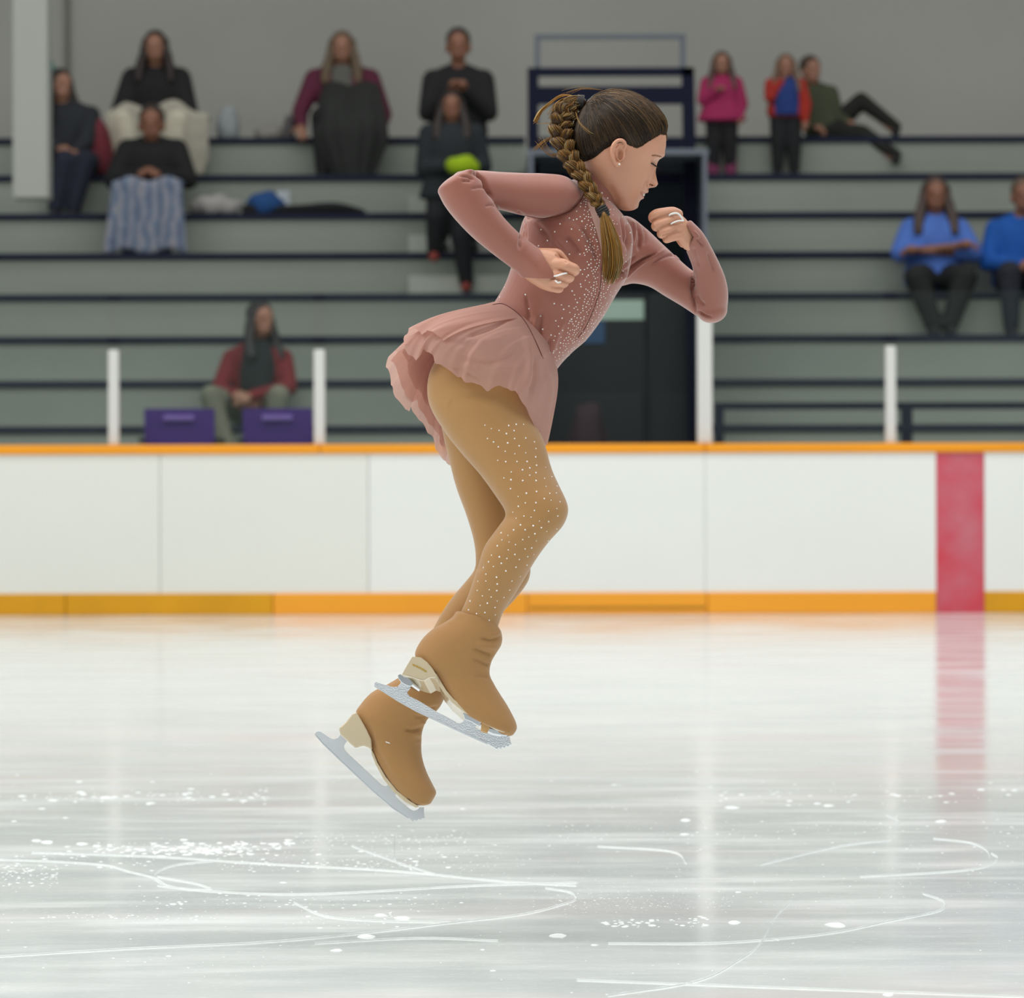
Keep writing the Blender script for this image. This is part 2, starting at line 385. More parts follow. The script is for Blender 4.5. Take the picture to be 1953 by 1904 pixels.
# ---- purple chairs
m_pur = mat('purple_fabric', rgb(72, 36, 128), .7, var=.08, vscale=6); m_blk = mat('black_frame', rgb(20, 20, 22), .5)
def chair(a, b_, label):
    Y = 24.9; r = empty('folding_chair', (wx((a+b_)/2, Y), Y, .4), label, 'chair', 'purple chairs behind the boards')
    x0, x1 = wx(a, Y), wx(b_, Y); xm = (x0+x1)/2; w = x1-x0
    n = 10; V = []; F = []
    for i in range(n+1):                          # gently curved back panel, its back to the rink
        for j in range(n+1):
            u, v = i/n, j/n; x = x0+w*u; z = wz(778, Y)-.34*(1-v); y = Y-.03*(1-(2*u-1)**2)+.05*(1-v)
            V += [(x, y, z), (x, y+.05, z)]
    I = lambda i, j, k: (i*(n+1)+j)*2+k
    for i in range(n):
        for j in range(n):
            F.append((I(i, j, 0), I(i+1, j, 0), I(i+1, j+1, 0), I(i, j+1, 0))); F.append((I(i, j, 1), I(i, j+1, 1), I(i+1, j+1, 1), I(i+1, j, 1)))
    for i in range(n):
        F.append((I(i, 0, 0), I(i, 0, 1), I(i+1, 0, 1), I(i+1, 0, 0))); F.append((I(i, n, 0), I(i+1, n, 0), I(i+1, n, 1), I(i, n, 1)))
        F.append((I(0, i, 0), I(0, i+1, 0), I(0, i+1, 1), I(0, i, 1))); F.append((I(n, i, 0), I(n, i, 1), I(n, i+1, 1), I(n, i+1, 0)))
    setparent(mk('backrest', V, F, m_pur, None, False), r)
    setparent(boxo('back_label', xm-.1, xm+.1, Y-.045, Y-.032, wz(797, Y)-.012, wz(797, Y)+.022, mat('lilac_label', rgb(128, 100, 180), .6)), r)
    setparent(boxo('seat', x0+.02, x1-.02, Y+.08, Y+.5, .82, .88, m_pur, None, .02), r)
    for s in (x0-.035, x1+.005):
        setparent(boxo('armrest', s, s+.035, Y-.02, Y+.42, wz(838, Y)-.02, wz(838, Y)+.015, m_blk), r)
    for sx in (x0+.02, x1-.05):
        for sy in (Y+.1, Y+.44): setparent(boxo('leg', sx, sx+.03, sy, sy+.03, .4, .82, m_blk), r)
chair(275, 409, 'left one of two purple stadium chairs behind the boards')
chair(463, 596, 'right one of two purple stadium chairs, nearest the white post')
# ---- snow and marks on the ice
def gr(px, py):
    dx, dy = px-CX, py-HY; b = dx*ROLL+dy; Y = FPX*CAMH/b; return np.array(((dx-dy*ROLL)*Y/FPX, Y, 0.))
m_snow = mat('snow', rgb(222, 227, 227), .8)
def lumps(spots, name, label):
    g = G()
    for (px, py, r) in spots:
        c = gr(px, py); R = r*c[1]/FPX*(.75 if r < 10 else .8)
        n = 7; rr = np.random.RandomState(int(px*7+py)); ph = rr.rand(n)*.5+.7
        V = [(0, 0, .32*R)]; F = []
        for ring, (q, z) in enumerate(((.5, .28), (.9, .12), (1.05, -.02))):
            for j in range(n): a = 2*PI*j/n; V.append((math.cos(a)*q*ph[j]*R*1.5, math.sin(a)*q*ph[j]*R*1.6, z*R))
        for j in range(n): F.append((0, 1+j, 1+(j+1) % n))
        for k in range(2):
            for j in range(n): F.append((1+k*n+j, 1+(k+1)*n+j, 1+(k+1)*n+(j+1) % n, 1+k*n+(j+1) % n))
        g.add(np.array(V)+c, F)
    o = g.build(name, m_snow); return tag(o, label, 'snow', None, 'stuff')
R_ = np.random.RandomState(3); sp = []
def cl(x0, x1, y, sy, n, r0, r1):
    for _ in range(n): sp.append((x0+(x1-x0)*R_.rand(), y+sy*R_.randn(), r0+(r1-r0)*R_.rand()**3))
cl(0, 520, 1520, 8, 110, 1.5, 9); cl(180, 560, 1615, 5, 170, 1.5, 8); cl(230, 480, 1625, 4, 90, 2, 9); cl(20, 960, 1632, 8, 140, 1, 6)
cl(400, 800, 1650, 6, 160, 1, 4); cl(0, 110, 1668, 14, 160, 1, 4); cl(0, 300, 1640, 10, 60, 1, 4); cl(560, 900, 1600, 8, 120, 1, 3); cl(80, 420, 1750, 4, 70, 1, 4); cl(250, 900, 1720, 10, 120, 1, 4)
cl(560, 760, 1752, 8, 40, 1, 5); cl(1150, 1350, 1760, 5, 60, 2, 8); cl(1000, 1953, 1590, 18, 220, .8, 3); cl(1350, 1953, 1520, 8, 60, 1.5, 7)
cl(1050, 1400, 1725, 10, 200, .8, 2); cl(1000, 1953, 1690, 25, 300, .7, 2.2); cl(0, 1953, 1800, 60, 160, .8, 3); cl(0, 1953, 1500, 30, 60, 1, 5); cl(700, 1000, 1640, 25, 200, .7, 1.8)
for t in ((1395, 1541, 11), (1307, 1565, 11), (1305, 1592, 8), (1581, 1537, 9), (1795, 1567, 10), (1408, 1702, 5), (642, 1813, 10), (700, 1787, 16), (770, 1752, 15), (725, 1746, 11), (1065, 1785, 14), (1400, 1760, 14), (1595, 1765, 18), (1478, 1791, 7), (1133, 1803, 7), (1695, 1898, 10), (27, 1567, 6), (80, 1543, 6), (200, 1522, 12), (330, 1725, 6), (345, 1724, 5), (540, 1684, 6), (322, 1824, 5), (940, 1852, 5), (920, 1812, 5), (70, 1604, 10), (90, 1607, 12), (155, 1610, 10)): sp.append(t)
lumps(sp, 'ice_snow', 'white snow crumbs scraped over the ice')
m_mark = mat('scratch_white', rgb(222, 228, 228), .7)
marks = G()
def ribbon(pts, w):
    pts = crom(np.array([gr(*p) for p in pts]), 8); T = np.gradient(pts, axis=0); T /= np.linalg.norm(T, axis=1)[:, None]
    S = np.stack([-T[:, 1], T[:, 0], 0*T[:, 0]], 1); k = len(pts); ww = w*pts[:, 1:2]/FPX*(.5+.5*np.sin(np.linspace(.15, PI-.15, k)))[:, None]*.5
    ww = ww*(1+.3*np.sin(np.arange(k)*1.7))[:, None]
    V = np.vstack([pts-S*ww, pts+np.array((0, 0, .0025)), pts+S*ww]); F = []
    for i in range(k-1): F += [(i, i+1, k+i+1, k+i), (k+i, k+i+1, 2*k+i+1, 2*k+i)]
    marks.add(V, F)
for pts, w in (
    ([(-20, 1640), (100, 1644), (200, 1651), (245, 1663), (293, 1675), (320, 1690), (360, 1697), (405, 1699)], 1.1),
    ([(405, 1643), (360, 1647), (325, 1653), (300, 1664), (293, 1675), (308, 1686)], .7),
    ([(60, 1627), (300, 1635), (500, 1648), (750, 1662), (960, 1682), (1100, 1690)], .6),
    ([(300, 1673), (340, 1680), (380, 1688), (403, 1696)], .9),
    ([(-20, 1826), (250, 1810), (500, 1798), (700, 1780), (850, 1762), (1000, 1744), (1090, 1720), (1097, 1711), (1085, 1702), (1040, 1694)], .7),
    ([(1160, 1900), (1330, 1872), (1410, 1832), (1450, 1800), (1480, 1750), (1510, 1718)], .7),
    ([(1640, 1673), (1800, 1664), (1870, 1656), (1895, 1646), (1903, 1637), (1890, 1628)], .8),
    ([(1780, 1600), (1850, 1608), (1880, 1622), (1888, 1636)], .4),
    ([(1160, 1800), (1350, 1800), (1500, 1790), (1600, 1778), (1700, 1757), (1790, 1738), (1800, 1720), (1760, 1705)], .6),
    ([(560, 1722), (620, 1748), (720, 1757), (860, 1760)], .5), ([(300, 1690), (420, 1702), (600, 1706), (900, 1690), (1100, 1684)], .5),
    ([(752, 1595), (753, 1640), (775, 1653)], .4), ([(670, 1614), (720, 1632), (770, 1650), (830, 1668)], .4),
    ([(600, 1800), (800, 1790), (950, 1795)], .3), ([(1140, 1615), (1280, 1625), (1310, 1650)], .4), ([(1690, 1555), (1715, 1568), (1700, 1582)], .4),
    ([(1450, 1650), (1600, 1615), (1700, 1603)], .35), ([(1100, 1870), (1500, 1885), (1953, 1902)], .3)):
    ribbon(pts, w)
tag(marks.build('skate_marks', m_mark), 'thin white curved skate scratches in the ice', 'skate marks', None, 'stuff')
# ================================================================== spectators
SKIN = {'a': mat('skin_a', rgb(160, 116, 94), .55), 'b': mat('skin_b', rgb(138, 94, 72), .55)}
def cloth(c, nm): return mat(nm, rgb(*c), .85, var=.12, vscale=9, bump=.4, bscale=25)
SIT = dict(pel=(0, 0, .10), chest=(0, .0, .40), neck=(0, -.02, .53), head=(0, -.05, .67),
           shl=(-.17, 0, .46), shr=(.17, 0, .46), ell=(-.24, -.08, .22), elr=(.24, -.08, .22), hal=(-.07, -.30, .17), har=(.07, -.30, .17),
           knl=(-.13, -.43, .13), knr=(.13, -.43, .13), fol=(-.12, -.44, -.30), fo_r=(.12, -.44, -.30))
STAND = dict(pel=(0, 0, .88), chest=(0, 0, 1.18), neck=(0, -.01, 1.33), head=(0, -.03, 1.48), shl=(-.18, 0, 1.26), shr=(.18, 0, 1.26),
             ell=(-.25, 0, 1.0), elr=(.25, 0, 1.0), hal=(-.24, -.10, .78), har=(.24, -.10, .78), knl=(-.10, -.03, .47), knr=(.10, -.03, .47), fol=(-.11, 0, .06), fo_r=(.11, 0, .06))
def hand(g, w, f, s=1.0, side=1):
    """palm, four unequal curled fingers and a thumb; w = wrist, f = unit vector towards the fingers"""
    w = np.array(w, float); f = np.array(f, float); f /= np.linalg.norm(f)
    u = np.cross(f, (0, 0, 1.)); u /= np.linalg.norm(u)+1e-9; d = np.cross(u, f)
    g.add(*cone(w, .026*s, w+f*.07*s, .034*s))
    for k, L in enumerate((.058, .068, .064, .048)):
        b = w+f*.08*s+u*(k-1.5)*.019*s
        g.add(*tube([b, b+f*L*.5*s, b+f*L*.85*s-d*.02*s, b+f*L*.8*s-d*.045*s], [.0095*s, .009*s, .0085*s, .007*s], 8, True, 2))
    b = w+f*.025*s-u*.03*s*side
    g.add(*tube([b, b+f*.03*s-u*.025*s*side, b+f*.06*s-u*.022*s*side-d*.012*s], [.012*s, .0105*s, .008*s], 8, True, 2))
def person(loc, J, label, jacket, pants, hair, skin='a', s=1.0, rot=0, long_hair=True, shoes=(30, 30, 32), look=0, group=None, extra=None, bulk=1.0, bareforearm=False, hs=1.0, flare=0):
    base = dict(SIT); base.update(J)
    Jt = {k: np.array(v, float)*s for k, v in base.items()}
    cr, sr = math.cos(rot), math.sin(rot); Rz = np.array([(cr, -sr, 0), (sr, cr, 0), (0, 0, 1)])
    Jt = {k: Rz@v+np.array(loc) for k, v in Jt.items()}
    L = Jt; q = s*bulk; fw = Rz@np.array((math.sin(look), -math.cos(look), 0)); sd = Rz@np.array((math.cos(look), math.sin(look), 0))
    Rh = np.stack([sd, -fw, np.array((0, 0, 1.))], 1)
    b = G(); h = L['head']; S0 = s; s = s*hs
    b.add(*ell(h+np.array((0, 0, .02*s)), (.073*s, .092*s, .105*s), 14, Rh))                 # skull
    b.add(*ell(h+fw*.025*s-np.array((0, 0, .045*s)), (.055*s, .066*s, .068*s), 12, Rh))       # jaw
    b.add(*cone(h+fw*.088*s+np.array((0, 0, .012*s)), .008*s, h+fw*.108*s-np.array((0, 0, .022*s)), .014*s, 8))   # nose
    for k in (-1, 1):
        b.add(*ell(h+sd*k*.076*s-np.array((0, 0, .01*s)), (.012*s, .02*s, .032*s), 8, Rh))    # ears
        b.add(*ell(h+sd*k*.03*s+fw*.084*s+np.array((0, 0, .03*s)), (.022*s, .012*s, .008*s), 8, Rh))  # brow
    b.add(*ell(h+fw*.088*s-np.array((0, 0, .058*s)), (.024*s, .012*s, .009*s), 8, Rh))        # lips
    s = S0
    b.add(*cone(h-np.array((0, 0, .05*s)), .05*s, L['neck'], .055*s)); b.add(*cone(L['neck'], .06*s, L['chest'], .10*s))
    b.add(*cone(L['chest'], .10*s, L['pel'], .10*s))
    for a, e, hh, sg in (('shl', 'ell', 'hal', -1), ('shr', 'elr', 'har', 1)):
        b.add(*cone(L['chest'], .05*s, L[a], .04*s)); b.add(*cone(L[a], .04*s, L[e], .034*s)); b.add(*cone(L[e], .034*s, L[hh], .024*s))
        hand(b, L[hh], L[hh]-L[e], s*1.05, sg)
    for a, f in (('knl', 'fol'), ('knr', 'fo_r')):
        b.add(*cone(L['pel'], .07*s, L[a], .05*s)); b.add(*cone(L[a], .05*s, L[f], .035*s))
    me = remesh(b, .0085*s, 2, 'person')
    body = link('person', me, SKIN[skin]); tag(body, label, 'person', group)
    # jacket
    j = G(); ch, pe = L['chest'], L['pel']; X_ = Rz@np.array((1., 0, 0)); Y_ = Rz@np.array((0, 1., 0))
    dw = (ch+L['neck'])/2
    j.add(*loft([(L['neck'], X_*.07*q, Y_*.065*q), (dw+np.array((0, 0, .01*s)), X_*.15*q, Y_*.09*q), (ch, X_*.175*q, Y_*.115*q), ((ch+pe)/2, X_*.165*q, Y_*.12*q), (pe+np.array((0, 0, .02)), X_*.18*q, Y_*.14*q), (pe-np.array((0, 0, .05*s)), X_*.17*q, Y_*.13*q)], 24, 4, 2.3, .02, .02))
    for a, e, hh in (('shl', 'ell', 'hal'), ('shr', 'elr', 'har')):
        j.add(*cone(ch+np.array((0, 0, .05*s)), .08*q, L[a], .068*q)); j.add(*cone(L['neck']+np.array((0, .02*s, .01*s)), .055*q, L[a]+np.array((0, 0, .005)), .055*q)); j.add(*cone(L[a], .07*q, L[e], .058*q))
        if bareforearm: j.add(*cone(L[e], .056*q, L[e]*.75+L[hh]*.25, .05*q))
        else: j.add(*cone(L[e], .056*q, L[hh], .040*q))
    if flare: j.add(*loft([(pe+np.array((0, 0, .1*s)), X_*.17*q, Y_*.13*q), (pe-np.array((0, 0, flare)), X_*.23*q, Y_*.17*q)], 24, 4, 2.2, .02, .02))
    jm = remesh(j, .014*s, 3, 'jacket'); jo = link('jacket', jm, cloth(*jacket), body)
    # trousers
    t = G()
    t.add(*cone(L['pel']-X_*.06*s, .11*q, L['pel']+X_*.06*s, .11*q))
    for a, f in (('knl', 'fol'), ('knr', 'fo_r')):
        k = -1 if a == 'knl' else 1
        t.add(*cone(L['pel']+X_*k*.08*s, .10*q, L[a], .075*q)); t.add(*cone(L[a], .074*q, L[f]+np.array((0, 0, .05*s)), .052*q))
    link('trousers', remesh(t, .014*s, 3, 'trousers'), cloth(*pants), body)
    # shoes
    for f in ('fol', 'fo_r'):
        p = L[f]; sh = G(); d = Rz@np.array((0, -1., 0)); p0 = p+np.array((0, 0, -.0))
        sh.add(*cone(p0-d*.03*s, .042*s, p0+d*.13*s-np.array((0, 0, .008*s)), .034*s)); sh.add(*cone(p0+np.array((0, 0, .06*s)), .045*s, p0, .045*s))
        link('shoe', remesh(sh, .012*s, 2, 'shoe'), mat('shoe_%d_%d_%d' % shoes, rgb(*shoes), .6), body)
    # hair
    s = S0*hs
    hg = G(); hg.add(*ell(h+np.array((0, 0, .045*s))-fw*.018*s, (.084*s, .098*s, .092*s), 14, Rh))
    if long_hair:
        for k in (-1, 1):
            hg.add(*tube([h+sd*k*.07*s+np.array((0, 0, .05*s))-fw*.01*s, h+sd*k*.085*s-np.array((0, 0, .05*s)), h+sd*k*.11*s-np.array((0, 0, .15*s))+fw*.02*s, h+sd*k*.12*s-np.array((0, 0, .24*s))+fw*.06*s], [.03*s, .037*s, .04*s, .03*s], 10, True, 3))
        hg.add(*ell(h-fw*.06*s-np.array((0, 0, .07*s)), (.085*s, .05*s, .11*s), 12, Rh))
    hm = remesh(hg, .009*s, 1, 'hair')
    V = getv(hm); N_ = getn(hm); rel = (V-h)@np.stack([sd, fw, np.array((0, 0, 1.))], 1)
    V += N_*(np.sin(rel[:, :1]*330/s+rel[:, 2:3]*25/s)*.0025*s); cut = (rel[:, 1] > .05*s) & (rel[:, 2] < .075*s) & (np.abs(rel[:, 0]) < .062*s); V[cut] -= fw*.06*s
    setv(hm, V); link('hair', hm, mat('hair_%d_%d_%d' % hair, rgb(*hair), .5, var=.2, vscale=40), body)
    s = S0
    if extra: extra(L, body, s, X_, Y_, Rz)
    return body, L
def at(px, i, dy=-.0): Y = rowY(i)+.16+dy; return (wx(px, Y), Y, rowZ(i))
def drape(name, pts_fn, nu, nv, m, label, cat, thick=.012):
    V = [pts_fn(u/nu, v/nv) for u in range(nu+1) for v in range(nv+1)]; I = lambda u, v: u*(nv+1)+v
    F = [(I(u, v), I(u+1, v), I(u+1, v+1), I(u, v+1)) for u in range(nu) for v in range(nv)]
    o = mk(name, V, F, m); md = o.modifiers.new('thickness', 'SOLIDIFY'); md.thickness = thick; md.offset = 0
    return tag(o, label, cat)
BLK = ((26, 25, 28), 'black_cloth'); DK = ((34, 36, 40), 'charcoal_cloth'); NV = ((30, 34, 52), 'navy_cloth')
# 1 youth at the far left by the duct
p1, L1 = person(at(150, 6, .1), dict(pel=(0, .0, .10), chest=(-.08, 0, .42), neck=(-.11, -.02, .55), head=(-.12, -.05, .69), shl=(-.24, 0, .48), shr=(.10, -.02, .47), elr=(.08, -.2, .25), har=(.02, -.3, .18), ell=(-.28, -.06, .26), hal=(-.1, -.28, .2), knl=(-.05, -.4, .1), knr=(.10, -.4, .1), fol=(-.12, -.42, -.3), fo_r=(.02, -.42, -.3)),
       'person in a dark jacket and navy trousers seated beside the hanging white duct', ((34, 38, 44), 'slate_cloth'), NV, (38, 30, 26), s=1.06, look=.6, bulk=1.12)
# backpack and teal bag behind
def blob(name, loc, r, m, label, cat, dent=.0, bump=1):
    V, F = ell((0, 0, 0), r, 14); V = np.array(V); V[:, 2] = np.where(V[:, 2] < -r[2]*.6, -r[2]*.6, V[:, 2])
    V += .06*np.sin(V[:, :1]*40)*r[0]*np.array((1, 0, 1))+.05*np.cos(V[:, 2:3]*35)*r[2]*np.array((0, 0, 1.)); V[:, 2] = np.maximum(V[:, 2], -r[2]*.62)
    o = mk(name, V+np.array((loc[0], loc[1], loc[2]+r[2]*.62)), F, m); return tag(o, label, cat)
yy = rowY(6)+.2
bp_ = blob('backpack', (wx(183, yy), yy, rowZ(6)), (.15, .12, .30), cloth((110, 40, 50), 'maroon_cloth'), 'dark red backpack on the row behind the person by the duct', 'bag')
yy = rowY(7)+.3
tb = blob('teal_bag', (wx(92, yy), yy, rowZ(7)), (.09, .1, .42), cloth((30, 130, 122), 'teal_cloth'), 'teal bag standing on the top row, half hidden by the hanging duct', 'bag')
# 2 woman on the top row, pale blanket
p2, L2 = person(at(300, 7, .12), dict(elr=(.25, -.16, .2), ell=(-.25, -.16, .2), chest=(0, -.03, .40), head=(0, -.09, .68), knl=(-.2, -.42, .12), knr=(.2, -.42, .12)),
       'long-haired person in a black coat seated on the top row at left', BLK, ((206, 200, 180), 'cream_cloth'), (34, 22, 18), s=1.1, bulk=1.3)
yk = L2['knl'][1]
def bl2(u, v):
    x = wx(205, yk)+(wx(398, yk)-wx(205, yk))*u; hump = .09*math.exp(-((u-.22)/.16)**2)+.11*math.exp(-((u-.66)/.17)**2)
    z = rowZ(7)+.17+hump; 
    if v < .5: return (x, yk+.30-.62*v, z-.02*(1-v))
    return (x*(1)+.01*math.sin(u*20), yk-.02-.05*math.sin(v*3), z-(v-.5)*2*(.46+.05*math.sin(u*9))*(1.0 if .1 < u < .97 else .8))
drape('lap_blanket', bl2, 40, 20, cloth((178, 174, 158), 'cream_blanket'), 'cream blanket over the knees of the person in the black coat on the top row', 'blanket')
# 3 woman in front with the patterned blanket
p3, L3 = person(at(292, 5, .08), dict(hal=(-.03, -.32, .27), har=(.05, -.32, .27), elr=(.26, -.1, .24), ell=(-.26, -.1, .24), neck=(0, -.02, .50), head=(0, -.04, .63)),
       'person in a black coat with hands clasped above a patterned blanket', ((20, 20, 22), 'jet_cloth'), DK, (52, 42, 36), 'b', s=1.13, bulk=1.15, long_hair=False, hs=1.1)
m_pat = bpy.data.materials.new('zigzag_blanket'); m_pat.use_nodes = True
def zz():
    nt = m_pat.node_tree; N = nt.nodes; L = nt.links; b = N['Principled BSDF']; b.inputs['Roughness'].default_value = .9
    tc = N.new('ShaderNodeTexCoord'); mp = N.new('ShaderNodeMapping'); mp.inputs['Scale'].default_value = (1, .2, .8); L.new(tc.outputs['Object'], mp.inputs[0])
    w = N.new('ShaderNodeTexWave'); w.inputs['Scale'].default_value = 3.6; w.inputs['Distortion'].default_value = 5; w.inputs['Detail Scale'].default_value = 3; L.new(mp.outputs[0], w.inputs[0])
    r = N.new('ShaderNodeValToRGB'); L.new(w.outputs[1], r.inputs[0]); r.color_ramp.interpolation = 'EASE'
    r.color_ramp.elements[0].color = rgb(96, 106, 128); r.color_ramp.elements[1].color = rgb(146, 144, 152)
    e = r.color_ramp.elements.new(.5); e.color = rgb(116, 134, 156); L.new(r.outputs[0], b.inputs['Base Color'])
zz(); yk3 = L3['knl'][1]
def bl3(u, v):
    x0 = wx(222, yk3)-.03*v; x1 = wx(350, yk3)+.02*v; spread = .10*max(0, v-.45)
    x = x0-spread*.8+(x1-x0+spread*1.3)*u; z = rowZ(5)+.24-.02*math.cos(u*12)
    if v < .35: return (x, yk3+.18-.36*v/.35*.95, z)
    return (x, yk3-.17-.05*math.sin((v-.35)*2)+.012*math.sin(u*22), z-(v-.35)/.65*.56)
drape('blanket', bl3, 40, 24, m_pat, 'blue and grey zigzag blanket hanging over knees, third row above the glass', 'blanket')
# 4 woman in burgundy
p4, L4 = person(at(655, 7, .12), dict(chest=(0, -.03, .38), head=(.0, -.06, .66), ell=(-.30, -.1, .2), elr=(.30, -.1, .18), hal=(-.28, -.3, .08), har=(.28, -.3, .04), shl=(-.2, 0, .45), shr=(.2, 0, .45)),
       'person in a burgundy jacket and grey scarf seated under a dark blanket', ((92, 30, 56), 'burgundy_cloth'), BLK, (100, 82, 60), s=1.12, bulk=1.1)
def vest(L, body, s, X_, Y_, Rz):
    g = G(); g.add(*loft([(L['neck']+np.array((0, -.03, .0)), X_*.08*s, Y_*.08*s), (L['chest']+np.array((0, -.07, .02)), X_*.10*s, Y_*.09*s), (L['pel']+np.array((0, -.1, .12)), X_*.12*s, Y_*.1*s)], 20, 4, 2, .02, .03)); return g
g = vest(L4, p4, 1.1, np.array((1., 0, 0)), np.array((0, 1., 0)), None); link('scarf', remesh(g, .015, 2), cloth((98, 98, 92), 'grey_scarf'), p4)
yk4 = L4['knl'][1]
def bl4(u, v):
    w = (.36+.12*math.sin(min(1, v*1.6)*PI*.5)-.26*max(0, v-.55)/.45*1.1)/1.0; xc = wx(668, yk4)+.04*v
    a = (u-.5)*2; z = rowZ(7)+.44-.86*v
    return (xc+a*w*.62, yk4+.24-.42*math.sin(min(1, v*2)*PI/2)+.10*a*a+.01*math.sin(u*30), z-.02*math.cos(a*5))
drape('dark_blanket', bl4, 36, 26, cloth((40, 42, 40), 'dark_blanket'), 'dark charcoal blanket bundled over the lap below the burgundy jacket', 'blanket')
# 5 man standing behind, 6 walker in front with bright bundle
p5, L5 = person((wx(875, rowY(4)), rowY(4)+.28, rowZ(4)), {**STAND, 'elr': (.22, -.10, 1.02), 'ell': (-.22, -.10, 1.02), 'hal': (-.06, -.22, 1.16), 'har': (.06, -.22, 1.16), 'head': (0, -.03, 1.50)},
       'tall person in a black coat standing in the aisle with hands raised to the chest', ((18, 18, 20), 'coat_black'), ((22, 24, 26), 'trouser_black'), (34, 28, 24), 'b', s=1.07, bulk=1.2, long_hair=False, hs=1.08)
p6, L6 = person((wx(863, rowY(3)+.1), rowY(3)+.16, rowZ(3)), {**STAND, 'hal': (.0, -.28, .98), 'har': (.14, -.26, .98), 'ell': (-.22, -.03, .98), 'knl': (-.12, -.08, .62), 'fol': (-.14, .02, .30), 'knr': (.07, -.05, .46), 'head': (0, -.03, 1.46)},
       'person in a dark coat stepping down the aisle in front of the tall one', ((32, 38, 42), 'slate_coat'), ((24, 27, 30), 'trouser_dark'), (44, 34, 30), 'b', s=.97, bulk=1.15, long_hair=True, flare=.12, shoes=(150, 62, 52))
o = blob('bundle', tuple(L6['har']+np.array((-.05, -.12, -.06))), (.135, .08, .085), cloth((150, 182, 8), 'lime_cloth'), 'lime green rounded bundle carried by the person stepping down the aisle', 'bundle')
# 7 pink child, 8 red and blue child, 9 reclining
KID = {k: (v[0]*1.05, v[1], v[2]) for k, v in STAND.items()}
p7, L7 = person((wx(1378, rowY(7)-.1), rowY(7)-.12, rowZ(6)), {**KID, 'elr': (.27, -.02, .98), 'har': (.24, -.1, .84), 'ell': (-.25, -.1, 1.03), 'hal': (-.1, -.2, 1.13), 'head': (0, -.03, 1.51)},
       'small child in a magenta coat and plum boots standing on the bleachers', ((158, 36, 86), 'magenta_cloth'), ((24, 24, 28), 'legging_black'), (76, 52, 42), s=.60, bulk=1.45, shoes=(120, 40, 80), hs=1.35, flare=.07)
for f in ('fol', 'fo_r'): link('boot', remesh(G().add(*cone(L7[f]+np.array((0, 0, .02)), .05, L7[f]+np.array((0, 0, .17)), .055)), .012, 2), mat('plum_boot', rgb(120, 42, 84), .6), p7)
p8, L8 = person((wx(1500, rowY(7)-.1), rowY(7)-.12, rowZ(6)), {**KID, 'ell': (-.22, -.15, 1.08), 'hal': (-.08, -.18, 1.28), 'elr': (.27, -.02, .98), 'har': (.25, -.08, .78), 'head': (0, -.03, 1.50)},
       'small child in a red jacket and blue bib standing with one hand to the mouth', ((168, 44, 30), 'red_cloth'), ((26, 27, 30), 'snowpants'), (112, 86, 66), s=.59, bulk=1.45, long_hair=True, hs=1.38)
g = G(); c8 = L8['chest']; g.add(*loft([(c8+np.array((0, -.045, .09)), np.array((.07, 0, 0)), np.array((0, .07, 0))), (c8+np.array((0, -.05, -.03)), np.array((.10, 0, 0)), np.array((0, .09, 0))), (L8['pel']+np.array((0, -.03, -.02)), np.array((.115, 0, 0)), np.array((0, .1, 0)))], 20, 4, 2.6, .02, .02))
link('bib', remesh(g, .012, 2), cloth((32, 60, 126), 'blue_cloth'), p8)
p9, L9 = person(at(1562, 7, .1), dict(pel=(.05, 0, .10), chest=(-.03, .03, .38), neck=(-.05, 0, .50), head=(-.07, -.02, .64), shl=(-.18, .03, .44), shr=(.12, .0, .44), elr=(.18, -.05, .22), har=(.26, -.12, .16), ell=(-.2, .0, .2), hal=(-.05, -.1, .12),
       knr=(.40, -.06, .36), fo_r=(.72, -.1, .06), knl=(.40, -.2, .04), fol=(.70, -.3, -.22)),
       'person in an olive jacket reclining on the top row with one knee up', ((66, 72, 52), 'olive_cloth'), ((28, 30, 24), 'dark_olive'), (64, 48, 36), s=.86, look=.5, long_hair=False, bulk=1.08, hs=1.15)
# 10 arms crossed, 11 blue right edge
p10, L10 = person(at(1784, 3, .08), dict(ell=(-.26, -.12, .29), elr=(.26, -.12, .29), hal=(.13, -.26, .33), har=(-.13, -.23, .30), neck=(0, -.02, .55), head=(0, -.05, .70), knl=(-.17, -.38, .10), knr=(.17, -.38, .10), fol=(-.06, -.42, -.28), fo_r=(.06, -.42, -.28)),
       'person in a light blue shirt seated with bare forearms crossed', ((76, 114, 194), 'blue_shirt'), ((24, 26, 26), 'trouser_ink'), (70, 54, 46), 'b', s=1.06, bulk=1.25, bareforearm=True, hs=1.08)
p11, L11 = person(at(1946, 3, .08), dict(hal=(-.02, -.28, .2), har=(.05, -.28, .2), neck=(0, -.02, .53), head=(.02, -.05, .69)),
       'person in a royal blue sweater seated at the right edge with hands together', ((14, 84, 168), 'royal_cloth'), ((30, 34, 44), 'denim_dark'), (96, 80, 66), 'b', s=1.06, bulk=1.15, long_hair=False, hs=1.08)
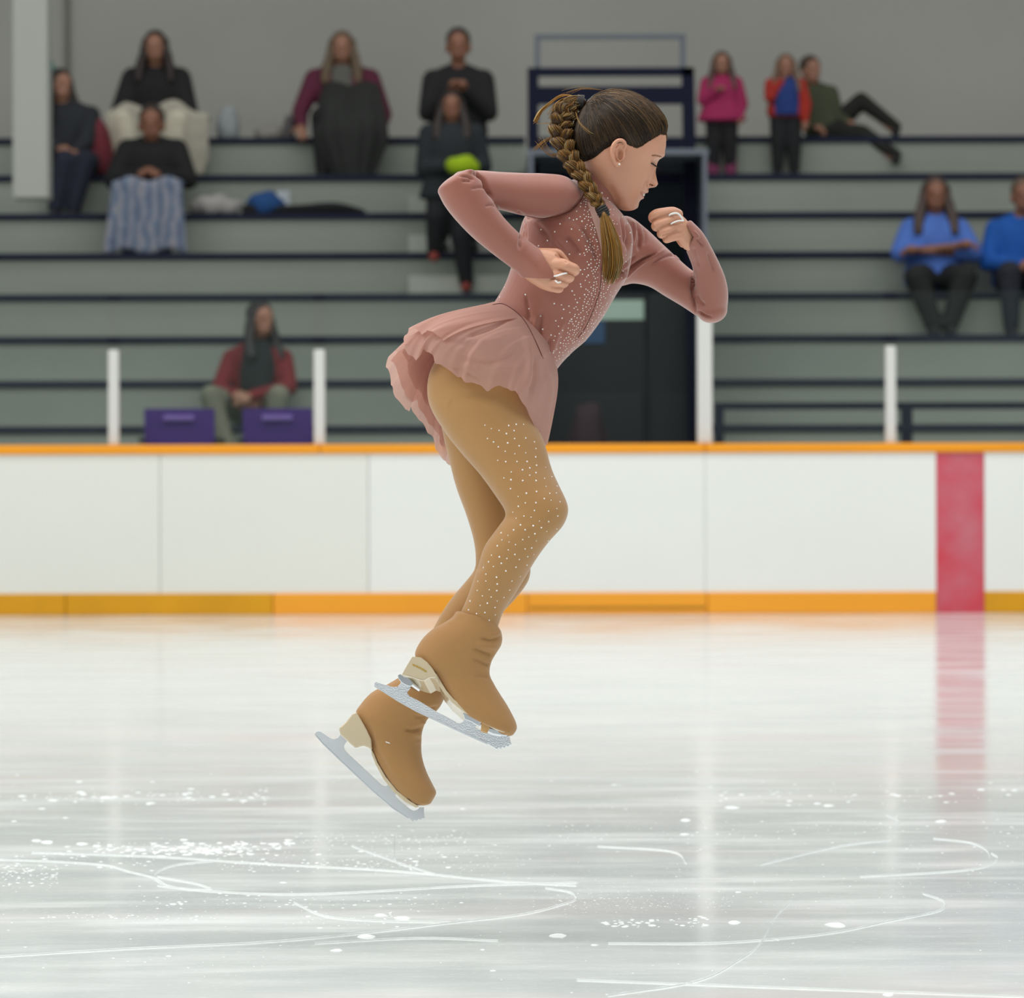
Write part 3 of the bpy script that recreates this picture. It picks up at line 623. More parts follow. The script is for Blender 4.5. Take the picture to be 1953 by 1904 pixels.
# 12 person behind the glass at left
p12, L12 = person(at(492, 0, .25), dict(chest=(.0, -.06, .42), neck=(.01, -.08, .56), head=(.03, -.12, .71), ell=(-.25, -.16, .24), elr=(.22, -.16, .26), hal=(-.12, -.36, .21), har=(-.02, -.36, .2), knl=(-.28, -.45, .2), knr=(.17, -.45, .2), fol=(-.14, -.46, -.28), fo_r=(.1, -.46, -.28)),
       'dark-haired person in a dark red jacket seated behind the purple chairs', ((116, 20, 30), 'crimson_cloth'), ((120, 120, 104), 'khaki_grey'), (36, 32, 32), s=1.08, look=.7)
g = G(); g.add(*loft([(L12['neck']+np.array((0, -.02, .02)), np.array((.09, 0, 0)), np.array((0, .09, 0))), (L12['chest']+np.array((.01, -.05, .0)), np.array((.13, 0, 0)), np.array((0, .11, 0))), (L12['chest']+np.array((0, -.07, -.18)), np.array((.12, 0, 0)), np.array((0, .1, 0)))], 20, 4, 2.6, .02, .02))
link('scarf', remesh(g, .014, 2), cloth((24, 26, 30), 'black_scarf'), p12)
# things left on the rows
yy = rowY(5)+.1
blob('cap_bag', (wx(508, yy), yy, rowZ(5)), (.155, .12, .115), cloth((26, 72, 128), 'blue_bag'), 'rounded blue bag on the row beside a white sheet', 'bag')
tag(boxo('white_sheet', wx(528, yy), wx(552, yy), yy+.1, yy+.13, rowZ(5), rowZ(5)+.19, cloth((190, 200, 206), 'white_sheet')), 'small white upright sheet behind the rounded blue bag', 'sheet')
g = G(); g.add(*tube([(wx(475, yy), yy-.06, rowZ(5)+.03), (wx(560, yy), yy-.06, rowZ(5)+.035), (wx(640, yy), yy-.06, rowZ(5)+.045), (wx(695, yy), yy-.05, rowZ(5)+.02)], [.05, .035, .045, .015], 14, True, 5))
tag(g.build('folded_coat', cloth((14, 15, 18), 'ink_cloth')), 'long black folded coat lying on the row under the blue bag', 'coat')
blob('white_cloth', (wx(412, yy), yy, rowZ(5)), (.20, .12, .10), cloth((160, 158, 156), 'pale_cloth'), 'pale crumpled cloth on the row right of the zigzag blanket', 'cloth')
yy = rowY(7)+.2
blob('pale_bag', (wx(437, yy), yy, rowZ(7)), (.10, .1, .17), cloth((150, 156, 158), 'pale_bag'), 'pale grey pointed bag on the top row right of the cream blanket', 'bag')
blob('small_bag', (wx(515, yy), yy, rowZ(7)), (.13, .1, .08), cloth((142, 140, 132), 'beige_bag'), 'low beige bag on the top row between two seated people', 'bag')
blob('small_pouch', (wx(553, yy), yy, rowZ(7)), (.05, .06, .13), cloth((96, 90, 92), 'grey_pouch'), 'small grey pouch right beside the burgundy jacket', 'pouch')
yy = 26.0
bag = blob('duffel_bag', (wx(1122, yy), yy, .4), (.17, .2, .62), cloth((44, 30, 36), 'oxblood_cloth'), 'dark rounded duffel bag standing before the black door', 'bag')
# ================================================================== the skater
DS = 7.0; K = 1/1030.0
def Q(px, py, d=0): return P(px, py, DS+d*K)          # d: depth behind (+) or before (-) her middle, in thousandths
def pair(xl, yl, xr, yr, dc, hd, grow=0, sh=0):
    a, b = Q(xl, yl, dc+sh), Q(xr, yr, dc-sh); c = (a+b)/2; h = (b-a)/2; n = np.linalg.norm(h)
    return (c, h*(n+grow*K)/n, np.array((0, (hd+grow)*K, 0)))
def limb(rows, grow=0, n=32, m=5, e=2.0, c0=0, c1=0): return loft([pair(*r[:6], grow=grow, sh=(r[6] if len(r) > 6 else 0)) for r in rows], n, m, e, c0*K, c1*K)
def chain(rows, n=14, m=4, grow=0): return tube([Q(*r[:3]) for r in rows], [(r[3]+grow)*K for r in rows], n, True, m)
def project_dist(V, pts):
    x, y = PX(V); best = np.full(len(V), 1e9); par = np.zeros(len(V)); tot = 0
    pts = np.array(pts, float); seg = np.linalg.norm(np.diff(pts, axis=0), axis=1); L = seg.sum()
    for i in range(len(pts)-1):
        a, b = pts[i], pts[i+1]; ab = b-a; t = np.clip(((x-a[0])*ab[0]+(y-a[1])*ab[1])/(ab@ab), 0, 1)
        d = np.hypot(x-a[0]-t*ab[0], y-a[1]-t*ab[1]); k = d < best; best[k] = d[k]; par[k] = (tot+t[k]*seg[i])/L; tot += seg[i]
    return best, par
def sculpt(me, strokes, front=True):
    """strokes: (pixel polyline, width, height); folds and creases pressed into the surface"""
    V = getv(me); N_ = getn(me)
    vis = np.clip(-N_[:, 1]*2.5, 0, 1) if front else np.ones(len(V))
    for s in strokes:
        pts, w, hgt = s[:3]; d, t = project_dist(V, crom(np.array(pts, float), 4) if len(pts) > 2 else pts)
        tp = np.clip(np.minimum(t, 1-t)*5, 0, 1) if len(s) < 4 else 1
        V = V+N_*(hgt*K*np.exp(-(d/w)**2)*tp*vis)[:, None]
    setv(me, V)
CAMP = Vector((0, 0, CAMH))
def hit(tree, px, py, off=0):
    d = Vector(P(px, py, 7.0))-CAMP; d.normalize(); h = tree.ray_cast(CAMP, d)
    if h[0] is None: return None, None
    return np.array(h[0])+np.array(h[1])*off, np.array(h[1])
def on(tree, pts, off=.0005, m=6):
    out = []
    for p in crom(np.array(pts, float), m):
        h, n = hit(tree, p[0], p[1], off)
        if h is not None: out.append(h)
    return out
def seam(name, tree, pts, r, m_, parent, off=.0003, taper=True):
    q = on(tree, pts, off)
    run = [q[0]] if q else []
    for h in q[1:]:
        if np.linalg.norm(h-run[-1]) < .03: run.append(h)
    q = run
    if len(q) < 4: return
    rr = np.full(len(q), r); 
    if taper: rr[0] = rr[-1] = r*.2
    V, F = tube(q, rr, 6, True); return setparent(mk(name, V, F, m_), parent)
m_skin = mat('skin', rgb(204, 150, 122), .45, sss=.10, var=.035, vscale=22, bump=.12, bscale=500)
m_dress = mat('dusty_rose_lycra', rgb(153, 94, 79), .5, sheen=.5, spec=.4, bump=.15, bscale=900)
m_panel = mat('nude_panel', rgb(200, 160, 148), .6, spec=.3)
m_seam = mat('dark_rose_seam', rgb(104, 58, 50), .8)
m_tights = mat('tan_tights', rgb(172, 130, 80), .6, sheen=.32, spec=.3, bump=.15, bscale=1100)
m_cover = mat('tan_boot_cover', rgb(170, 128, 80), .75, sheen=.25, spec=.25, bump=.3, bscale=900)
m_chif = mat('rose_chiffon', rgb(212, 174, 162), .7, spec=.2, sheen=.2, transl=.5, bump=.2, bscale=1200)
m_gem = mat('crystal', rgb(250, 248, 244), .12, spec=1.0)
m_chrome = mat('polished_chrome', rgb(226, 230, 236), .10, 1)
m_satin = mat('satin_steel', rgb(214, 220, 226), .38, .45, bump=.1, bscale=120)
m_etch = mat('etched_steel', rgb(226, 231, 237), .25, .6, bump=.45, bscale=420)
m_heel = mat('beige_heel', rgb(206, 190, 160), .25, spec=.5, coat=.5)
m_loop = mat('white_elastic', rgb(236, 236, 234), .6)
m_tie = mat('black_band', rgb(18, 16, 16), .6)
m_hair = mat('hair_strands', rgb(80, 56, 34), .42, spec=.3, attr='tone')
# ---- limb tables: (back x,y, front x,y, depth, half depth)
LEG_R = [(838, 672, 1000, 672, -40, 60), (817, 718, 1000, 745, -42, 68), (818, 770, 1018, 800, -48, 70), (848, 824, 1037, 840, -58, 68), (880, 865, 1052, 893, -70, 63),
         (915, 905, 1066, 925, -82, 58), (946, 948, 1080, 955, -92, 54), (964, 980, 1084, 976, -98, 50), (950, 1005, 1074, 1003, -98, 49), (925, 1040, 1046, 1035, -92, 50),
         (914, 1072, 1022, 1068, -85, 50), (903, 1105, 1003, 1100, -78, 46), (891, 1140, 983, 1133, -70, 41), (877, 1172, 960, 1168, -62, 37), (868, 1200, 948, 1200, -58, 36), (850, 1240, 925, 1250, -55, 34)]
LEG_L = [(850, 700, 990, 700, 45, 60), (836, 770, 1000, 790, 48, 62), (845, 830, 990, 850, 50, 60), (857, 880, 990, 900, 50, 56), (870, 930, 985, 945, 48, 52), (890, 985, 988, 985, 42, 48),
         (903, 1030, 1000, 1030, 36, 46), (907, 1062, 1010, 1070, 32, 46), (905, 1086, 1012, 1090, 30, 45), (889, 1108, 1007, 1110, 30, 44), (866, 1135, 988, 1137, 33, 45), (848, 1160, 962, 1165, 36, 44),
         (832, 1188, 935, 1195, 40, 41), (820, 1212, 905, 1235, 42, 38), (800, 1250, 875, 1275, 44, 35), (775, 1290, 850, 1310, 44, 34), (755, 1325, 830, 1345, 44, 33)]
TORSO = [(1104, 340, 1168, 388, 5, 38), (1070, 350, 1188, 410, 0, 72), (1030, 378, 1205, 438, -5, 95), (1000, 415, 1206, 482, -5, 100), (988, 455, 1196, 528, -5, 98), (979, 495, 1175, 563, -5, 92),
         (966, 535, 1150, 606, -5, 86), (950, 565, 1120, 647, -3, 82), (932, 590, 1092, 672, 0, 84), (900, 620, 1066, 700, 0, 92), (868, 655, 1045, 735, 0, 98), (836, 700, 1022, 762, 0, 96), (830, 745, 985, 795, 0, 84), (855, 795, 950, 825, 0, 50)]
ARM_RU = [(1112, 362, 1098, 398, -66, 36), (1080, 337, 1065, 414, -82, 46), (1040, 331, 1030, 416, -98, 46), (1000, 330, 996, 411, -118, 44), (955, 328, 950, 400, -145, 41), (915, 325, 915, 398, -172, 39), (880, 326, 885, 398, -192, 38)]
ARM_RF = [(835, 368, 905, 326, -204, 37), (848, 393, 922, 348, -201, 40), (870, 421, 938, 380, -196, 39), (900, 452, 958, 411, -188, 36), (935, 481, 982, 437, -178, 32), (968, 506, 1006, 458, -168, 29), (992, 524, 1028, 474, -162, 26), (1020, 542, 1050, 492, -160, 23), (1040, 552, 1066, 505, -160, 19)]
ARM_LU = [(1165, 420, 1160, 545, 40, 55), (1197, 412, 1185, 546, 75, 54), (1230, 434, 1208, 541, 95, 49), (1262, 464, 1238, 547, 105, 45), (1290, 490, 1268, 565, 115, 42), (1315, 512, 1300, 584, 122, 40), (1345, 532, 1327, 602, 128, 38)]
ARM_LF = [(1330, 598, 1387, 588, 128, 37), (1324, 566, 1389, 562, 110, 41), (1322, 535, 1384, 532, 85, 40), (1321, 512, 1372, 502, 60, 36), (1314, 492, 1357, 472, 30, 31), (1306, 474, 1340, 443, 5, 26), (1293, 455, 1318, 420, -10, 21)]
NECK = [(1098, 285, 1182, 330, 3, 46), (1112, 315, 1182, 362, 3, 42), (1110, 345, 1172, 388, 3, 41), (1095, 365, 1170, 410, 3, 46)]
# ---- tights
g = G(); g.add(*limb(LEG_R, 0, 36, 6, 2.1, 10, 10)); g.add(*limb(LEG_L, 0, 36, 6, 2.1, 10, 10)); g.add(*limb(TORSO[9:13], -6, 36, 5, 2, 5, 20))
me_t = remesh(g, .0042, 4, 'tights')
sculpt(me_t, [([(968, 978), (985, 992), (1010, 1000)], 7, -2.5), ([(1030, 940), (1050, 960), (1060, 990)], 16, 2), ([(1000, 985), (1030, 1030), (1040, 1010)], 10, -1.5), ([(860, 800), (900, 850), (940, 920)], 14, -1.2),
              ([(907, 1084), (925, 1080)], 6, -3), ([(930, 1040), (925, 1090), (905, 1140)], 18, 1.5), ([(852, 772), (858, 764)], 2.2, 2.2, 1)])
# ---- head: rows (height, front, back, half width) about the ear, in head axes
EAR = (1181, 292); FW = np.array((.927, .375)); UPV = np.array((.375, -.927)); YAW = math.radians(15)
def HQ(U, V, Wd):
    """head axes (forward, up, towards camera) -> place"""
    u = U+Wd*math.sin(YAW); w = Wd*math.cos(YAW)-U*math.sin(YAW)
    p = np.array(EAR)+FW*u+UPV*V; return Q(p[0], p[1], 4-w)
HT = np.array([(109, -8, -22, 6), (107, 12, -38, 22), (100, 32, -55, 38), (90, 48, -68, 50), (78, 58, -79, 59), (62, 69, -87, 66), (45, 75, -91, 70), (28, 76, -92, 71), (12, 71, -91, 71), (-5, 69, -88, 69), (-22, 70, -80, 67),
               (-38, 71, -68, 64), (-52, 70, -52, 61), (-65, 68, -36, 56), (-75, 66.5, -22, 50), (-84, 66, -8, 42), (-91, 63, 2, 34), (-96, 57, 12, 24), (-99, 48, 22, 8)], float)
def gs(x, s): return np.exp(-(x/s)**2)
def head_grid(nv=170, nt=180):
    vs = np.concatenate([np.linspace(109, 100, 12), np.linspace(99, -88, nv), np.linspace(-89, -99, 12)])
    F0 = np.interp(vs, HT[::-1, 0], HT[::-1, 1]); B0 = np.interp(vs, HT[::-1, 0], HT[::-1, 2]); W0 = np.interp(vs, HT[::-1, 0], HT[::-1, 3])
    k = np.hanning(9); k /= k.sum()
    sm = lambda a: np.convolve(np.pad(a, 4, 'edge'), k, 'valid')
    F0, B0, W0 = sm(F0), sm(B0), sm(W0)
    th = np.arange(nt)/nt*2*PI
    v, t = np.meshgrid(vs, th, indexing='ij'); F_, B_, W_ = F0[:, None], B0[:, None], W0[:, None]
    c, s = np.cos(t), np.sin(t); uc = np.clip((F_+B_)/2, -14, 40)
    e = 2/2.25; cu = np.sign(c)*np.abs(c)**e; su = np.sign(s)*np.abs(s)**e
    U = uc+np.where(c > 0, (F_-uc)*cu, (uc-B_)*cu); Wd = W_*su
    fr = np.clip(c*1.6, 0, 1)                         # features live on the front
    # the far side mirrors the near side
    a = np.abs(Wd); d = 0*U
    d += 4*gs(v-27, 9)*np.clip(1-(a/52)**2, 0, 1)                                    # brow
    d -= 8.5*gs(v-8, 9)*gs(a-29, 15)                                                 # socket
    d += 5.5*gs(v-3, 8)*gs(a-29, 11)                                                 # closed lid over the eye
    d -= 2.0*gs(v-12, 2)*gs(a-29, 11)                                                # lid crease
    rid = np.interp(v, [-46, -42, -38, -34, -27, -20, -10, 0, 9, 20, 30], [0, 3, 12, 18, 21, 16, 10, 7, 4.5, 1, 0])
    sw = np.interp(v, [-46, -34, -26, -10, 9, 30], [9, 12.5, 11, 8, 7, 9])
    d += rid*np.exp(-(a/sw)**2.4)
    d += 8.5*gs(v+31, 6.5)*gs(a-13, 5.5)                                             # nostril wings
    d -= 4.5*gs(v+39, 2.6)*gs(a-9, 3.8)                                              # nostrils
    d += 8.8*np.exp(-(np.abs(v+48)/5.6)**2.2)*gs(a, 20)                              # upper lip
    d -= 3.2*gs(v+55.5, 2.4)*np.exp(-(a/21)**6)                                      # parted mouth
    d += 7*np.exp(-(np.abs(v+62)/5.6)**2.0)*gs(a, 17)                                # lower lip
    d += .5*gs(v+71, 4)*gs(a, 18)
    d += 5*gs(v+82, 9)*gs(a, 21)                                                   # chin
    d -= 3*gs(v+54, 5)*gs(a-25, 4)                                                   # mouth corner
    d += 4.5*gs(v+18, 18)*gs(a-40, 16); d += 2.5*gs(v+40, 10)*gs(a-33, 9)             # cheek
    d -= 2.5*gs(a-22-(-v-30)*.35, 3.5)*gs(v+42, 9)                                   # fold beside the nose
    d *= fr
    U2 = U+d
    return v, U2, Wd, t
def gridmesh(Vv):
    R, C = Vv.shape[:2]; V = Vv.reshape(-1, 3); F = [(i*C+j, (i+1)*C+j, (i+1)*C+(j+1) % C, i*C+(j+1) % C) for i in range(R-1) for j in range(C)]
    F.append(tuple(range(C))); F.append(tuple((R-1)*C+j for j in range(C))[::-1]); return V, F
hv, hU, hW, hT_ = head_grid()
O0 = HQ(0, 0, 0); EU, EV, EW = HQ(1, 0, 0)-O0, HQ(0, 1, 0)-O0, HQ(0, 0, 1)-O0
def H3(U, V, Wd): return O0+np.asarray(U)[..., None]*EU+np.asarray(V)[..., None]*EV+np.asarray(Wd)[..., None]*EW
headV, headF = gridmesh(H3(hU, hv, hW))
g = G(); g.add(headV, headF); g.add(*limb(NECK, 0, 32, 5, 2, 5, 5))
# sternomastoid and ear
g.add(*ell(Q(1179, 293, -72), (12*K, 5.5*K, 21*K), 14, Matrix.Rotation(.30, 3, 'Y')))
EARPTS = [(1190, 287, -72, 2.6), (1193, 276, -77, 3.0), (1188, 268.5, -81, 3.4), (1179, 268, -85, 3.7), (1171, 275, -88, 3.9), (1167, 286, -89, 3.9), (1168, 298, -88, 3.8), (1171, 308, -84, 4.0), (1176, 315, -80, 4.9), (1181, 314, -76, 4.0)]
g.add(*chain(EARPTS, 12, 5)); g.add(*chain([(1187, 277, -77, 2.0), (1180, 281, -80, 2.2), (1176, 290, -82, 2.4), (1177, 300, -80, 2.4), (1182, 306, -77, 2.4)], 10, 5))
g.add(*chain([(1190, 292, -74, 3), (1189, 299, -76, 3.2), (1186, 304, -75, 2.6)], 10, 4))
me_h = remesh(g, .00125, 2, 'head')
sculpt(me_h, [([(1183, 289), (1182, 301)], 3.8, -7, 1), ([(1182, 274), (1177, 281)], 2.4, -2, 1), ([(1160, 352), (1170, 372), (1180, 392)], 7, -3), ([(1222, 367), (1226, 370)], 1.6, -1.6, 1), ([(1240, 352.5), (1246, 355)], 1.5, -4.5, 1), ([(1238, 343), (1234.5, 350), (1236, 358)], 1.6, -2.4), ([(1238, 332), (1231, 346), (1224, 360)], 2.2, -1.6), ([(1241, 306), (1246, 307.5), (1250, 311)], 1.1, -1.6), ([(1226, 383), (1218, 388)], 3, -.8)])
# ---- hands
def hand_r(grow=0):
    g = G(); g.add(*limb([(992, 524, 1028, 474, -160, 20), (1012, 539, 1042, 475, -161, 22), (1034, 552, 1060, 480, -163, 22), (1050, 553, 1069, 492, -165, 19)], grow, 24, 5, 2.3, 5, 7))
    if grow: return g
    g.add(*chain([(1030, 484, -146, 11), (1052, 483, -142, 9.5), (1064, 484, -140, 9.0), (1075, 495, -138, 8), (1084, 507, -138, 7)]))
    g.add(*chain([(1050, 505, -172, 11), (1070, 504, -180, 11.5), (1085, 509, -180, 10.5), (1096, 514, -174, 10), (1093, 519, -156, 8.8), (1076, 518, -146, 8)]))
    g.add(*chain([(1048, 520, -172, 9.5), (1064, 524, -180, 9.5), (1078, 527, -178, 8.5), (1088, 529, -170, 8.0), (1082, 533, -154, 7.8), (1066, 531, -146, 7.4)]))
    g.add(*chain([(1045, 534, -170, 9), (1058, 537, -177, 9.2), (1070, 539, -173, 8.3), (1077, 540.5, -165, 7.8), (1072, 543, -151, 7.4), (1058, 541, -145, 7)]))
    g.add(*chain([(1040, 545, -166, 8.5), (1052, 549, -170, 8), (1062, 551, -166, 7.2), (1068, 551, -160, 6.8), (1064, 553, -148, 6.4), (1052, 550, -144, 6)])); return g
def hand_l():
    g = G(); g.add(*limb([(1287, 450, 1294, 404, -16, 15), (1295, 462, 1310, 420, -12, 19), (1305, 475, 1324, 438, -2, 17), (1317, 480, 1333, 448, 4, 13)], 0, 24, 5, 2.3, 6, 5))
    g.add(*chain([(1292, 409, -22, 11), (1283, 405, -30, 10.5), (1268, 406, -38, 10.2), (1252, 410, -42, 11), (1246, 416, -30, 10), (1254, 422, -14, 9)]))
    g.add(*chain([(1296, 421, -24, 10), (1284, 419, -32, 9.8), (1268, 424, -42, 9.4), (1253, 430, -46, 9.6), (1252, 433, -30, 9), (1262, 434, -14, 8.5)]))
    g.add(*chain([(1298, 432, -24, 10), (1288, 434, -30, 9.2), (1275, 439, -40, 8.8), (1263, 444, -44, 8.8), (1262, 447, -28, 8.4), (1272, 446, -12, 8)]))
    g.add(*chain([(1300, 445, -20, 10), (1292, 450, -26, 8.6), (1282, 453, -34, 8.0), (1272, 455.5, -37, 7.8), (1272, 457, -24, 7.2), (1280, 455, -10, 6.8)]))
    g.add(*chain([(1304, 462, 12, 11), (1292, 448, 20, 10), (1276, 436, 20, 9), (1262, 428, 14, 8)])); return g
me_hr = remesh(hand_r(), .0012, 1, 'hand'); me_hl = remesh(hand_l(), .0012, 1, 'hand')
sculpt(me_hr, [([(1061, 487), (1072, 494), (1080, 500)], 2.0, -2.2, 1), ([(1068, 515), (1082, 520), (1096, 523)], 1.8, -1.5, 1), ([(1052, 531), (1066, 533), (1078, 535)], 1.6, -1.2, 1), ([(1052, 543), (1062, 546), (1070, 546)], 1.6, -1.2, 1), ([(1074, 508), (1078, 509)], 4, 1.6, 1)])
sculpt(me_hl, [([(1243, 421), (1262, 413), (1281, 408)], 1.8, -3, 1), ([(1252, 438), (1267, 431), (1284, 426)], 1.8, -3, 1), ([(1264, 450), (1277, 446), (1290, 440)], 1.8, -3.4, 1), ([(1300, 455), (1310, 465)], 5, 1.2, 1)])
# ---- body core under the clothes, joined to head and hands
g = G(); g.add(*limb(TORSO, -13, 28, 4)); g.add(*limb(LEG_R, -6, 24, 3)); g.add(*limb(LEG_L, -6, 24, 3)); g.add(*limb(ARM_RU, -14, 24, 3, 2, 5, 15)); g.add(*limb(ARM_RF[:7], -9, 24, 3, 2, 5, 5)); g.add(*limb(ARM_LU, -15, 24, 3, 2, 5, 10)); g.add(*limb(ARM_LF[:6], -14, 24, 3, 2, 5, 5)); g.add(*limb(NECK[1:], -2, 24, 3))
me_core = remesh(g, .006, 2, 'core')
skater = link('person', joinmesh([me_h, me_hr, me_hl, me_core], 'skater_body'), m_skin)
tag(skater, 'figure skater in a dusty rose crystal dress leaping above the ice', 'person')
# ---- dress bodice with sleeves
g = G(); g.add(*limb(TORSO, 0, 44, 6, 2.15, 4, 12)); g.add(*limb(ARM_RU, 0, 32, 6, 2.05, 6, 26)); g.add(*limb(ARM_RF, 0, 32, 6, 2.05, 13, 6)); g.add(*limb(ARM_LU, 0, 32, 6, 2.05, 6, 22)); g.add(*limb(ARM_LF, 0, 32, 6, 2.05, 24, 6))
g.add(*limb([(1108, 318, 1183, 372, 3, 46), (1100, 352, 1174, 400, 3, 47), (1088, 385, 1172, 430, 3, 60)], 0, 32, 5, 2, 1, 4))
hg = hand_r(2.2); g.add(hg.verts(), hg.F)
me_d = remesh(g, .0026, 4, 'dress')
# cut the cuffs
bm = bmesh.new(); bm.from_mesh(me_d)
def away(a, b_, keep):
    A, B = Vector(P(a[0], a[1], 7)), Vector(P(b_[0], b_[1], 7)); n = (A-CAMP).cross(B-CAMP).normalized()
    return n if (Vector(P(keep[0], keep[1], 7))-CAMP).dot(n) < 0 else -n
def cutbox(px0, px1, py0, py1, d0, d1, planes):
    """opens the cloth where a face lies beyond every given edge"""
    def inb(c):
        x, y = PX(np.array([c[:]])); return px0 < x[0] < px1 and py0 < y[0] < py1 and d0 < (c.y-DS)/K < d1
    ns = [away(*p) for p in planes]
    for n in ns:
        vs = {v for v in bm.verts if abs((v.co-CAMP).dot(n)) < .02 and inb(v.co)}; fs = [f for f in bm.faces if all(v in vs for v in f.verts)]
        bmesh.ops.bisect_plane(bm, geom=list({v for f in fs for v in f.verts})+list({e for f in fs for e in f.edges})+fs, plane_co=CAMP, plane_no=n)
    kill = [f for f in bm.faces if inb(f.calc_center_median()) and all((f.calc_center_median()-CAMP).dot(n) > 0 for n in ns)]
    bmesh.ops.delete(bm, geom=kill, context='FACES')
RB = (985, 1100, 455, 580, -230, -118); LB = (1250, 1345, 395, 486, -80, 60)
cutbox(*RB, [((1026, 470), (1059, 527), (980, 500))]); cutbox(*RB, [((1000, 529.5), (1060, 531.5), (1010, 500))])
cutbox(*LB, [((1301, 413), (1324, 454), (1345, 430)), ((1325, 450), (1309, 480), (1345, 480))])
bm.to_mesh(me_d); bm.free()
WR = [ # folds of the lycra: valleys (-) and ridges (+)
    ([(900, 327), (920, 340), (928, 358), (940, 380)], 4, -5), ([(872, 335), (890, 337), (905, 344)], 2.5, -1.8), ([(880, 345), (900, 346)], 2.5, -1.5), ([(888, 326), (908, 330), (922, 345)], 3, 1.8),
    ([(895, 361), (915, 357), (926, 360)], 2.5, -1.2), ([(924, 394), (938, 390), (948, 396)], 2.5, -1.5), ([(945, 393), (952, 402)], 3, -2),
    ([(1000, 413), (1040, 418), (1080, 406), (1105, 385), (1112, 362), (1104, 346)], 3.5, -2.5), ([(985, 402), (1000, 413), (1012, 420)], 3, -2), ([(994, 408), (1000, 430), (1003, 460)], 4, -3),
    ([(1076, 450), (1095, 470), (1110, 490)], 8, -3.5), ([(1060, 455), (1085, 485)], 6, 1.8), ([(1110, 430), (1130, 465), (1140, 500)], 7, -3), ([(1020, 425), (1040, 445), (1050, 470)], 7, -2), ([(1095, 430), (1118, 462)], 6, 2), ([(1070, 420), (1100, 435)], 7, 1.8),
    ([(1170, 540), (1200, 515), (1230, 494), (1255, 482)], 4, -4.5), ([(1175, 530), (1195, 505), (1215, 485)], 3.5, -3), ([(1185, 535), (1215, 508), (1240, 493)], 4, 2.2), ([(1230, 498), (1255, 485), (1270, 474)], 3, 1.6), ([(1285, 486), (1298, 495)], 3, 2.5), ([(1240, 505), (1275, 487), (1296, 490)], 3, -2.0),
    ([(1215, 425), (1222, 450), (1218, 480)], 4, -4), ([(1205, 418), (1210, 440), (1206, 470)], 3.5, 2.2), ([(1196, 418), (1200, 450), (1196, 480)], 4, -3.2), ([(1184, 410), (1190, 440), (1192, 470)], 3.5, -3), ([(1228, 430), (1232, 455), (1226, 470)], 3, -2),
    ([(1322, 520), (1320, 550), (1324, 585), (1326, 600)], 4, -6), ([(1330, 592), (1345, 602), (1360, 606)], 2.5, -2), ([(1326, 560), (1335, 575), (1345, 582)], 4, -1.5), ([(1349, 480), (1356, 500), (1362, 520)], 3, -1.4), ([(1328, 455), (1336, 464), (1342, 470)], 3, -1.8), ([(1322, 470), (1328, 490), (1332, 510)], 4, -1.5), ([(1322, 440), (1334, 455)], 3, 1.2),
    ([(1002, 560), (1008, 590), (1010, 615)], 5, -2.2), ([(1035, 590), (1030, 630), (1028, 660)], 6, -2.5), ([(1024, 600), (1018, 640), (1022, 670)], 5, 1.5), ([(1050, 640), (1045, 665), (1040, 690)], 4, -2), ([(1075, 610), (1060, 650), (1050, 680)], 6, 1.5),
    ([(985, 420), (995, 440), (990, 480)], 5, -3), ([(1000, 480), (1040, 540), (1060, 600)], 22, 1.5)]
sculpt(me_d, [(a, b_*.75, c*2.5) for a, b_, c in WR])
dress = link('dress', me_d, m_dress, skater); TD = bvh(me_d)
sol = dress.modifiers.new('cloth', 'SOLIDIFY'); sol.thickness = .0012; sol.offset = -1
# seams, zipper and the lighter front panel
seam('seam', TD, [(1001, 411), (1040, 417), (1078, 407), (1103, 388), (1113, 368), (1108, 350)], .0008, m_seam, dress)
seam('seam', TD, [(1002, 412), (1001, 450), (1000, 475)], .0006, m_seam, dress); seam('seam', TD, [(990, 523), (985, 545), (975, 562), (966, 575)], .0008, m_seam, dress)
seam('seam', TD, [(930, 580), (955, 580), (970, 588)], .0007, m_seam, dress)
seam('seam', TD, [(1184, 540), (1206, 536), (1235, 542), (1262, 557), (1290, 573), (1308, 582), (1322, 590)], .0007, m_seam, dress)
seam('zipper', TD, [(1147, 505), (1145, 548), (1134, 585), (1118, 622), (1098, 650)], .0007, m_seam, dress); seam('zipper_placket', TD, [(1143, 505), (1141, 548), (1130, 583), (1114, 620), (1094, 648)], .0030, m_dress, dress, -.001)
# panel strip lies on the bodice
pl, pr = [(1120, 385), (1128, 412), (1137, 438), (1144, 465), (1148, 490), (1148, 515)], [(1150, 392), (1158, 415), (1161, 440), (1160, 465), (1157, 490), (1150, 515)]
pl, pr = crom(np.array(pl, float), 4), crom(np.array(pr, float), 4); V = []
for a, b_ in zip(pl, pr):
    for k in range(9):
        p = a+(b_-a)*k/8; h, n = hit(TD, p[0], p[1], .0006 if 0 < k < 8 else .0001); V.append(h if h is not None else V[-1])
F = [(i*9+k, i*9+k+1, i*9+10+k, i*9+9+k) for i in range(len(pl)-1) for k in range(8)]
setparent(mk('front_panel', V, F, m_panel), dress)
tights = link('tights', me_t, m_tights, skater); TT = bvh(me_t)
